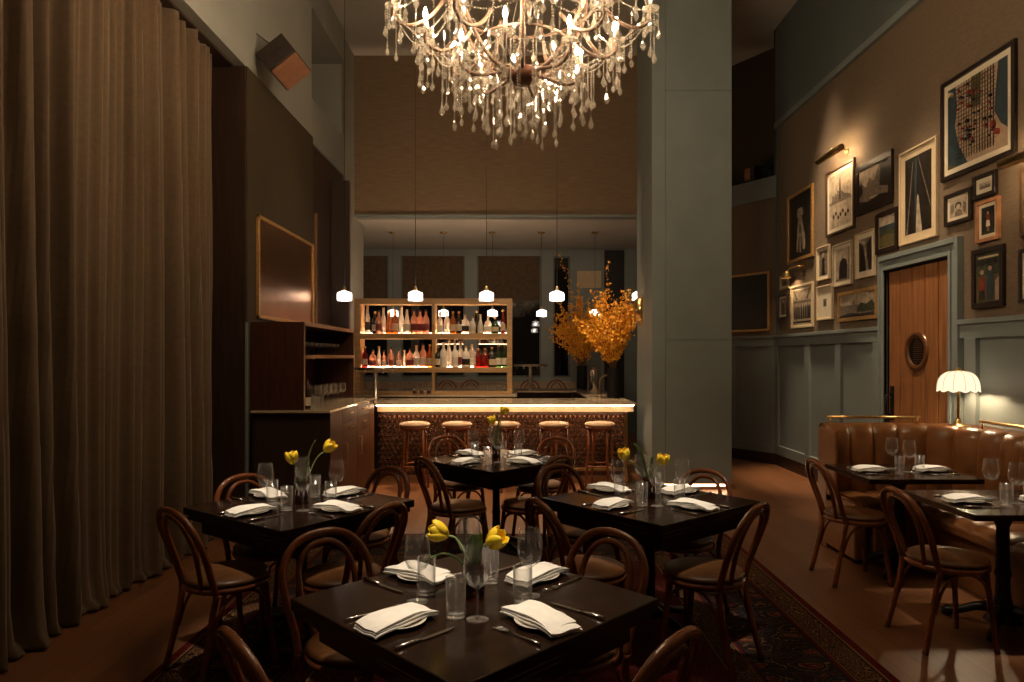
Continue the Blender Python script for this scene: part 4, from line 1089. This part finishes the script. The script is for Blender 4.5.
def hang(p,L,big=True,s=.036):
    string(p,p+Vector((0,0,-L)),0)
    e=p+Vector((0,0,-L-s*1.1))
    if big and ndrop[0]<96:
        ndrop[0]+=1; o=place('crystal_drop',drme if ndrop[0]%3 else drme2,e,RNG.uniform(0,3),'','',parent=ch); k=RNG.uniform(.85,1.1)*s/.036; o.scale=(k,k,k)
    else:
        vs,fs=drop_vs(e,s*RNG.uniform(.75,1.0),RNG.uniform(0,3),RNG.choice((1,1.4))); small.add(vs,fs)
# below the bowl: cluster to the bottom tip
hang(Vector((0,0,3.34)),.28,s=.042); 
for k in range(6):
    a=k*pi/3; hang(CP(a,.05,3.34),.20,s=.034)
for k in range(10):
    a=k*pi/5+.2; hang(CP(a,.15,3.40),.28+.05*(k%2),s=.036)
for k in range(14):
    a=k*2*pi/14+.1; hang(CP(a,.25,3.42),.24+.06*(k%3),s=.036)
for i,(a,r,z) in enumerate(cand):
    tier=0 if i<6 else 1 if i<14 else 2 if i<24 else 3
    for k in range(7):
        b=a+k*2*pi/7; p=CP(a,r,z)+Vector((.05*cos(b),.05*sin(b),0))
        Ls={0:(.18,.30,.10,.24),1:(.14,.27,.08,.20),2:(.12,.26,.06,.18),3:(.06,.1,.05,.08)}[tier][k%4]
        hang(p,Ls,big=(tier<3 and k%2==0 and RNG.random()<.55),s=.034)
    hang(CP(a,r,z-.03),.05,big=False,s=.03)
# swags between cups in each tier and rib strings
for idx in (range(0,6),range(6,14),range(14,24),range(24,30)):
    idx=list(idx)
    for q in range(len(idx)):
        a=cand[idx[q]]; b=cand[idx[(q+1)%len(idx)]]
        string(CP(*a),CP(*b),.09); string(CP(*a),CP(*b),.02)
for i in range(6,14):
    a=cand[i]; j=min(range(6),key=lambda t:abs(((cand[t][0]-a[0]+pi)%(2*pi))-pi)); string(CP(*a),CP(*cand[j]),.05)
for i in range(14,24):
    a=cand[i]; j=min(range(6,14),key=lambda t:abs(((cand[t][0]-a[0]+pi)%(2*pi))-pi)); string(CP(*a),CP(*cand[j]),.05)
    string(CP(a[0],a[1],a[2]),CP(a[0]+.1,.46,4.1),.06)
for k in range(18):
    a=2*pi*k/18; hang(CP(a,.47,3.88),.05+.06*(k%3),big=False); hang(CP(a+.1,.30,3.60),.06+.07*(k%3),big=False)
    hang(CP(a+.05,.36,3.56),.12+.08*(k%3),big=False)
    hang(CP(a+.05,.70,3.72),.12+.08*(k%3),big=False,s=.034)
    hang(CP(a+.15,.54,3.58),.14+.09*(k%3),big=False,s=.036); hang(CP(a+.3,.44,3.45),.16+.08*(k%3),big=False,s=.036)
for k in range(16):
    a=2*pi*k/16; hang(CP(a,.40,4.28),.08+.05*(k%2),big=False); string(CP(a,.06,4.7),CP(a,.40,4.28),.08)
    string(CP(a,.40,4.28),CP(a+.2,.47,3.88),.03)
obj('small_crystal_drops',small,M['crystal'],ch,kind='stuff')
obj('crystal_bead_strings',beads,M['crystal'],ch,kind='stuff')

# ------------------------------------------------------------------ speaker, wire
spk=thing('wall_speaker','dark box speaker with copper grille mounted high on the left wall beam','speaker',(-2.25,6.6,4.45))
e1=Vector((.78,-.02,.62)).normalized(); g_=Vector((.59,-.33,-.74)); g_=(g_-e1*g_.dot(e1)).normalized(); z_=e1.cross(-g_)
R=Matrix((e1,-g_,z_)).transposed()
def rb_(sz,off,mt,nm):
    o=obj(nm,MB().rbox(R@Vector(off),sz,rot=R),mt,spk,bevel=.008)
rb_((.31,.28,.31),(0,0,0),M['speaker'],'cabinet')
rb_((.29,.02,.29),(0,-.15,0),M['grille'],'grille')
obj('bracket',MB().tube([(-.1,.1,.05),(-.33,.1,.1)],.02,8),M['iron'],spk)
obj('wire',MB().tube([(-.1,0,.15),(-.3,.0,.3),(-.325,-.9,.55),(-.325,-2.2,.95)],.006,6),M['black'],spk)
# dark objects on the far niche ledge
nb=A0+dd*.62+nn*.22
lb=thing('ledge_speaker','small dark box with a pale face on the high ledge beyond the pillar','speaker',(nb.x,nb.y,4.30),atan2(dd.y,dd.x)+pi)
obj('box_body',MB().box(-.12,.12,-.1,.1,0,.3),M['speaker'],lb,bevel=.01); obj('pale_face',MB().box(-.05,.05,-.106,-.1,.08,.26),M['framepink'],lb)
nb=A0+dd*.28+nn*.25
lp=thing('ledge_plant','rounded dark plant silhouette on the high ledge beside the small box','plant',(nb.x,nb.y,4.30))
pm=MB(); rnd=random.Random(2)
for k in range(160):
    c=Vector((rnd.gauss(0,.06),rnd.gauss(0,.06),.22+rnd.gauss(0,.07))); Rr=Euler((rnd.uniform(0,6),rnd.uniform(0,6),rnd.uniform(0,6))).to_matrix(); s=.045
    pm.add([c+Rr@Vector((-s,0,0)),c+Rr@Vector((0,-s*.4,.005)),c+Rr@Vector((s,0,0)),c+Rr@Vector((0,s*.4,.005))],[(0,1,2,3)])
obj('foliage',pm,mat('dark_leaf',(.02,.028,.012),.6),lp,kind='stuff'); obj('pot',MB().lathe([(0,0),(.07,0),(.09,.12),(.08,.12),(.07,.02)],n=16),M['black'],lp)

# ------------------------------------------------------------------ pictures
def rect(x0,x1,z0,z1): return [(x0,z0),(x1,z0),(x1,z1),(x0,z1)]
def picture(px0,px1,tl,tr,bl,br_,fm_,fw,matw,matm,art,label,plane=None,depth=.03,name='framed_picture',cat='picture',ang=-pi/2):
    XP=XG-depth*.45
    y0,y1=XP*F/(px0-517),XP*F/(px1-517)
    zt=(H+XP*(357-tl)/(px0-517)+H+XP*(357-tr)/(px1-517))/2; zb=(H+XP*(357-bl)/(px0-517)+H+XP*(357-br_)/(px1-517))/2
    w=abs(y0-y1); h=zt-zb
    t=thing(name,label,cat,(XG-.002,(y0+y1)/2,(zt+zb)/2),ang)
    a,b=w/2,h/2
    m=MB()
    for (p,q) in (((-a,-b,a,-b+fw),0),((-a,b-fw,a,b),0),((-a,-b+fw,-a+fw,b-fw),0),((a-fw,-b+fw,a,b-fw),0)):
        m.box(p[0],p[2],-depth,0,p[1],p[3])
    obj('frame',m,fm_,t,bevel=.003)
    a-=fw;b-=fw
    if matw: obj('mat_board',MB().box(-a,a,-depth*.45,0,-b,b),matm,t)
    a-=matw; b-=matw
    y=-depth*.45-.001
    pr=MB(); pr.box(-a,a,y,y+.001,-b,b,0)
    mats=[art[0]]
    for k,(mt,poly) in enumerate(art[1:]):
        if mt not in mats: mats.append(mt)
        pr.fprism([(-a+2*a*u,-b+2*b*v) for u,v in poly],y-.0006*(k+1)*.5-.0004,y,mats.index(mt))
    obj('print',pr,mats,t)
    return t
ink,mid,pale,blue,red,olive,green,rose,crm=M['ink'],M['mid'],M['pale'],M['blue'],M['red'],M['olive'],M['green'],M['pinkish'],M['cream']
def blob(cx,cy,rx,ry,n=12,j=.15,seed=1):
    r=random.Random(seed); return [(cx+rx*cos(2*pi*k/n)*(1+r.uniform(-j,j)),cy+ry*sin(2*pi*k/n)*(1+r.uniform(-j,j))) for k in range(n)]
# sitting dog
dog=[ink,(pale,[(.34,.10),(.36,.34),(.40,.52),(.44,.62),(.58,.62),(.63,.50),(.70,.34),(.74,.16),(.70,.10),(.62,.12),(.60,.30),(.56,.32),(.55,.08),(.48,.08),(.47,.30),(.44,.30),(.42,.10)]),(pale,blob(.51,.70,.13,.085,seed=2)),(pale,blob(.51,.64,.07,.05,seed=4)),(mid,[(.37,.66),(.36,.76),(.44,.77)]),(mid,[(.65,.66),(.66,.76),(.58,.77)]),(ink,blob(.47,.71,.012,.01,seed=3)),(ink,blob(.55,.71,.012,.01,seed=3)),(ink,blob(.51,.655,.022,.014,seed=5)),(mid,rect(.45,.57,.575,.59)),(mid,blob(.51,.45,.05,.08,seed=6))]
sky=[pale,(mid,rect(0,1,.45,.5)),(ink,[(.46,.5),(.48,.9),(.50,.97),(.52,.9),(.54,.5)]),(mid,[(.12,.5),(.14,.62),(.2,.64),(.22,.58),(.3,.66),(.36,.6),(.38,.7),(.46,.66),(.46,.5)]),(mid,[(.54,.5),(.56,.66),(.64,.62),(.7,.58),(.85,.55),(.95,.52),(.95,.5)])]+[(ink,blob(.2+.11*k,.22+.05*sin(k*2.1),.035,.04,8,.2,k)) for k in range(7)]
park=[mid,(pale,[(0,.6),(.1,.65),(.25,.5),(.35,.75),(.5,.6),(.62,.85),(.7,.95),(.6,1),(0,1)]),(ink,[(.7,.4),(.72,.9),(.82,1),(1,1),(1,.3)]),(ink,[(0,.3),(0,.62),(.08,.7),(.14,.4)]),(ink,[(0,0),(1,0),(1,.12),(.6,.2),(.3,.1),(0,.2)]),(pale,blob(.5,.18,.16,.03,10,.2,4))]
tower=[ink,(pale,[(.42,0),(.47,.45),(.50,.49),(.53,.45),(.66,0)]),(mid,[(.05,0),(.30,.93),(.32,.93),(.09,0)]),(mid,[(.5,.97),(.52,.97),(.98,.3),(.98,.27)]),(blue,[(.38,0),(.38,.97),(.48,.97),(.44,.3)])]
rail_=[mid,(ink,[(0,0),(.0,.9),(.35,.75),(.55,.1),(.55,0)]),(pale,[(.6,0),(.45,.7),(.5,.7),(.75,0)]),(ink,[(.8,0),(.6,.8),(1,1),(1,0)]),(pale,[(.0,.93),(.4,.8),(.55,.82),(.5,.9),(0,1)])]
archd=[pale,(ink,[(.25,0),(.25,.45),(.35,.62),(.55,.7),(.78,.62),(.85,.45),(.85,.0)]),(mid,rect(0,1,0,.06)),(mid,rect(.9,1,0,1))]
fig=[mid,(ink,[(.3,0),(.35,.5),(.3,.65),(.5,.75),(.7,.65),(.62,.5),(.7,0)]),(pale,blob(.5,.84,.12,.09,seed=5))]
crowd=[pale]+[(ink,[(x-.05,.12),(x-.04,.45),(x,.56+.03*sin(x*31)),(x+.04,.45),(x+.05,.12)]) for x in (.1,.22,.34,.47,.6,.72,.84,.94)]+[(mid,rect(0,1,.62,.66)),(mid,[(0,1),(.2,.7),(.25,.72),(.1,1)]),(mid,[(1,1),(.8,.7),(.75,.72),(.9,1)]),(ink,rect(0,1,.0,.05))]
pano=[mid,(pale,[(.0,.55),(1,.5),(1,1),(0,1)]),(green,[(.5,.3),(.6,.6),(.75,.5),(.9,.65),(1,.4),(1,.2),(.5,.2)]),(ink,[(0,.1),(.3,.2),(.6,.12),(1,.16),(1,0),(0,0)]),(mid,blob(.4,.62,.02,.12,8,.1,6))]
land=[green,(pale,rect(0,1,.7,1)),(blue,rect(0,1,.58,.72)),(olive,[(0,.3),(.4,.42),(1,.35),(1,0),(0,0)]),(red,blob(.3,.35,.08,.03,8,.2,7))]
faces=[pale,(ink,blob(.5,.62,.2,.22,12,.1,8)),(pale,blob(.5,.56,.12,.15,12,.05,9)),(mid,[(.3,0),(.34,.32),(.5,.42),(.68,.32),(.74,0)]),(mid,blob(.15,.5,.1,.3,10,.2,10)),(mid,blob(.86,.45,.1,.3,10,.2,12))]
sea=[mid,(pale,rect(0,1,.55,1)),(ink,rect(.55,.62,.5,.75)),(ink,rect(0,1,.0,.12))]
dancer=[ink,(green,rect(0,1,0,.12)),(rose,blob(.5,.74,.08,.09,10,.05,13)),(red,[(.36,.66),(.42,.72),(.6,.72),(.66,.64),(.62,.5),(.4,.5)]),(M['creamw'],[(.40,.5),(.62,.5),(.68,.28),(.36,.28)]),(rose,rect(.44,.48,.1,.28)),(rose,rect(.54,.58,.1,.28))]
poster=[olive,(green,rect(0,1,.55,1)),(crm,rect(.08,.92,.90,.94)),(blue,[(.45,.05),(.42,.4),(.5,.62),(.68,.62),(.75,.35),(.68,.05)]),(rose,blob(.58,.68,.08,.05,10,.05,14)),(red,[(.12,.05),(.14,.4),(.25,.55),(.36,.5),(.38,.05)]),(rose,blob(.25,.62,.08,.05,10,.05,15)),(ink,[(.12,.05),(.14,.25),(.36,.25),(.38,.05)]),(rose,[(.80,.03),(.80,.42),(.95,.50),(.95,.03)])]+[(ink,rect(.1+.09*k,.16+.09*k,.76+.01*(k%2),.87)) for k in range(9)]
mapa=[rose,(blue,[(0,0),(0,1),(.14,1),(.17,.75),(.13,.5),(.2,.25),(.36,.0)]),(blue,[(.86,1),(.82,.7),(.80,.45),(.9,.28),(1,.2),(1,1)]),(olive,rect(.42,.58,.62,1)),(olive,[(0,0),(0,.06),(.2,.0)])]
for k in range(14): mapa.append((ink,[(.2+.045*k,.06),(.206+.045*k,.06),(.206+.045*k,1),(.2+.045*k,1)]))
for k in range(18): mapa.append((ink,[(.16,.1+.05*k),(.82,.1+.05*k),(.82,.103+.05*k),(.16,.103+.05*k)]))
rr=random.Random(5)
for k in range(46):
    x=rr.uniform(.2,.78); yv=rr.uniform(.1,.97); s=rr.uniform(.008,.02); mapa.append((rr.choice((ink,ink,red,red,blue)),rect(x-s,x+s,yv-s*.9,yv+s*.9)))
mapa+= [(red,blob(.80,.30,.03,.05,8,.2,3)),(red,blob(.86,.2,.03,.04,8,.2,4)),(crm,blob(.07,.92,.04,.03,8,.1,5))]
fbk,fbr,gld,fpk,cw=M['frameblack'],M['framebrown'],M['gold'],M['framepink'],M['creamw']
PICS=[
 (788,813.5,196.8,184,264,256.8,gld,.045,0,None,dog,'gold framed portrait of a sitting pale dog on black'),
 (826.7,855,172.4,158.5,238,227,fbr,.03,.05,cw,sky,'tall brown framed photo of a spire skyline above small boats, under the brass picture light'),
 (856.5,893,170,147,215,204,fbk,.07,0,None,park,'wide dark framed sepia view of buildings rising behind trees'),
 (900.4,937.7,153.8,136,246.8,235.3,crm,.02,.07,crm,tower,'tall unframed-looking cream poster of a pale spire on black'),
 (876.6,898.7,213,208,254,250,fbk,.05,.01,crm,land,'small thick black framed green landscape touching the door casing corner'),
 (856,875.5,235.5,227,280,275,crm,.015,.06,cw,rail_,'cream framed dark photo of rail tracks in steep perspective'),
 (833.6,852.5,246,239.5,287.6,284,M['pale'],.02,.045,cw,archd,'cream matted photo of a dark arched doorway'),
 (817.5,830,247.6,244.8,281,279,crm,.015,.045,cw,fig,'narrow cream frame with a standing dark figure'),
 (780.6,789,276,274.5,290,288.5,crm,.02,.03,cw,fig,'tiny cream framed print left of the small brass wall light'),
 (779.3,788,295.4,294.5,319,317.5,fbk,.02,.03,cw,fig,'tiny black framed print low beside the wall corner'),
 (791.5,813.5,286.5,281.5,329,326.5,crm,.03,.04,cw,crowd,'bright sepia crowd photo lit by the small brass wall light'),
 (817.5,833,286.6,284,321,318.7,crm,.02,.15,cw,fig,'pale frame with a wide mat around a tiny dark picture'),
 (838.8,878,293,286,322,318.5,gld,.04,0,None,pano,'wide low gilt framed misty landscape left of the wooden door'),
 (942,1016.5,84,39.5,183.8,152,fbk,.04,.05,cw,mapa,'very large black framed city street map high on the right wall'),
 (945.5,972.5,196,186.5,227.3,219.5,fbk,.035,.03,cw,faces,'small black framed black and white portrait above the wooden door'),
 (973.8,997,177,169.5,200,194.5,fbk,.035,.04,cw,sea,'small square black framed seascape just below the large map'),
 (977,1000,202,196.3,243,239.3,fpk,.03,.03,cw,dancer,'rosy wood framed picture of a dancer in red and white'),
 (973,1005,251,243,310,305,fbk,.045,0,None,poster,'glossy black framed vintage poster with two figures right of the door'),
 (1020,1062,250,240,304,298,fbk,.03,.06,cw,fig,'black framed picture cut off at the right edge, lower one'),
 (1021.5,1060,173,150,238,228,fbr,.03,.05,cw,sea,'brown framed picture cut off at the right edge under the brass light'),
]
for p in PICS: picture(*p)
# dark framed board on the turned wall
t0=.02+ .22
bb=A0+dd*1.06-nn*.01
fb=thing('framed_blackboard','dark framed board with thin gold edge on the far wall beyond the pillar','blackboard',(bb.x,bb.y,2.44),atan2(dd.y,dd.x)+pi)
wd,hg=.95,.45; t=.035
m=MB().box(-wd,wd,-.03,0,-hg,-hg+t).box(-wd,wd,-.03,0,hg-t,hg).box(-wd,-wd+t,-.03,0,-hg,hg).box(wd-t,wd,-.03,0,-hg,hg)
obj('frame',m,M['gold'],fb,bevel=.003); obj('board',MB().box(-wd+t,wd-t,-.012,0,-hg+t,hg-t),M['black'],fb)

# picture lights
def piclight(y0,y1,z,label,out=.21):
    t=thing('picture_light',label,'picture light',(XG,(y0+y1)/2,z)); L=(y1-y0)/2
    rows=[[(-out+.035*cos(a),yy,.035*sin(a)) for a in [radians(50+20.5*i) for i in range(13)]] for yy in (-L,L)]
    obj('shade',MB().grid(rows),M['brass'],t,solid=.003)
    for yy in (-L,L): obj('shade_end',MB().tube([(-out,yy-.002,0),(-out,yy+.002,0)],.036,16),M['brass'],t)
    obj('tube_bulb',MB().tube([(-out+.005,-L*.85,-.004),(-out+.005,L*.85,-.004)],.009,8),M['pic'],t)
    obj('arm',MB().tube(arc([(0,0,.04),(-.08,0,.09),(-.16,0,.08),(-out,0,.04)],12),.008,8),M['brass'],t)
    obj('wall_plate',MB().lathe([(0,0),(.04,0),(.035,.015),(0,.02)],(0,0,.04),n=16,M=Matrix.Rotation(-pi/2,3,'Y')),M['brass'],t)
piclight(7.7,8.30,3.97,'brass picture light over the skyline photo')
piclight(4.45,5.16,3.05,'brass picture light at the right edge below the large map')
sl=thing('small_wall_light','small brass swing-arm wall light with round shade over the crowd photo','wall lamp',(XG,9.3,2.76))
obj('arm',MB().tube([(0,-.12,.06),(-.1,-.12,.06),(-.1,.12,.07),(-.14,.14,.02)],.009,8),M['brass'],sl)
obj('shade',MB().lathe([(.0,.05),(.03,.045),(.055,.02),(.065,-.03),(.066,-.05)],(-.14,.14,-.02),n=20),M['brass'],sl,solid=.003)
obj('wall_plate',MB().box(-.02,0,-.16,-.08,.0,.12),M['brass'],sl)
obj('bulb',MB().ell((-.14,.14,-.03),(.022,.022,.022),10,8),emat('small_bulb',(1,.68,.38),420),sl)

# recessed ceiling downlights over the tables and along the walls
def downlight(x,y,tx,ty,tz,e,ang=34,col=(1,.74,.47),r=.11,label=None):
    l=bpy.data.lights.new('downlight_lamp','SPOT'); l.energy=e; l.color=col; l.spot_size=radians(ang); l.spot_blend=.85; l.shadow_soft_size=r
    o=bpy.data.objects.new('downlight_lamp',l); COL.objects.link(o); p=Vector((x,y,ZC-.05)); o.location=p
    o.rotation_euler=(Vector((tx,ty,tz))-p).to_track_quat('-Z','Y').to_euler()
for (x,y,tx,ty,e,a) in ((-.15,1.75,-.147,2.37,1150,14),(-1.3,3.3,-1.233,3.91,1150,14),(.85,3.4,.78,4.02,1150,14),(-.17,5.3,-.17,5.6,1000,14),(2.75,4.9,2.85,5.05,800,11),(2.75,3.8,2.85,3.98,950,11)):
    downlight(x,y,tx,ty,.75,e,a,(1,.84,.66))
downlight(2.4,6.1,3.87,6.65,1.6,900,28)
downlight(3.2,8.2,3.87,8.7,1.3,1500,27,r=.2)
downlight(1.0,8.7,1.35,9.45,1.9,700,20)
downlight(0,7.6,0,8.35,1.0,1000,50)
downlight(-1.2,7.6,-2.0,7.6,1.2,160,40)

# ------------------------------------------------------------------ render look
w=bpy.data.worlds.new('world'); S.world=w; w.use_nodes=True
w.node_tree.nodes['Background'].inputs[0].default_value=(.02,.018,.015,1); w.node_tree.nodes['Background'].inputs[1].default_value=.5
S.view_settings.view_transform='Standard'; S.view_settings.look='None'; S.view_settings.gamma=1; S.view_settings.use_curve_mapping=False
S.view_settings.exposure=0.25
cy=S.cycles
cy.use_denoising=True; cy.max_bounces=8; cy.diffuse_bounces=4; cy.glossy_bounces=4; cy.transparent_max_bounces=24
cy.sample_clamp_indirect=4; cy.sample_clamp_direct=0; cy.caustics_reflective=False; cy.caustics_refractive=False
cy.use_light_tree=True; cy.use_adaptive_sampling=False
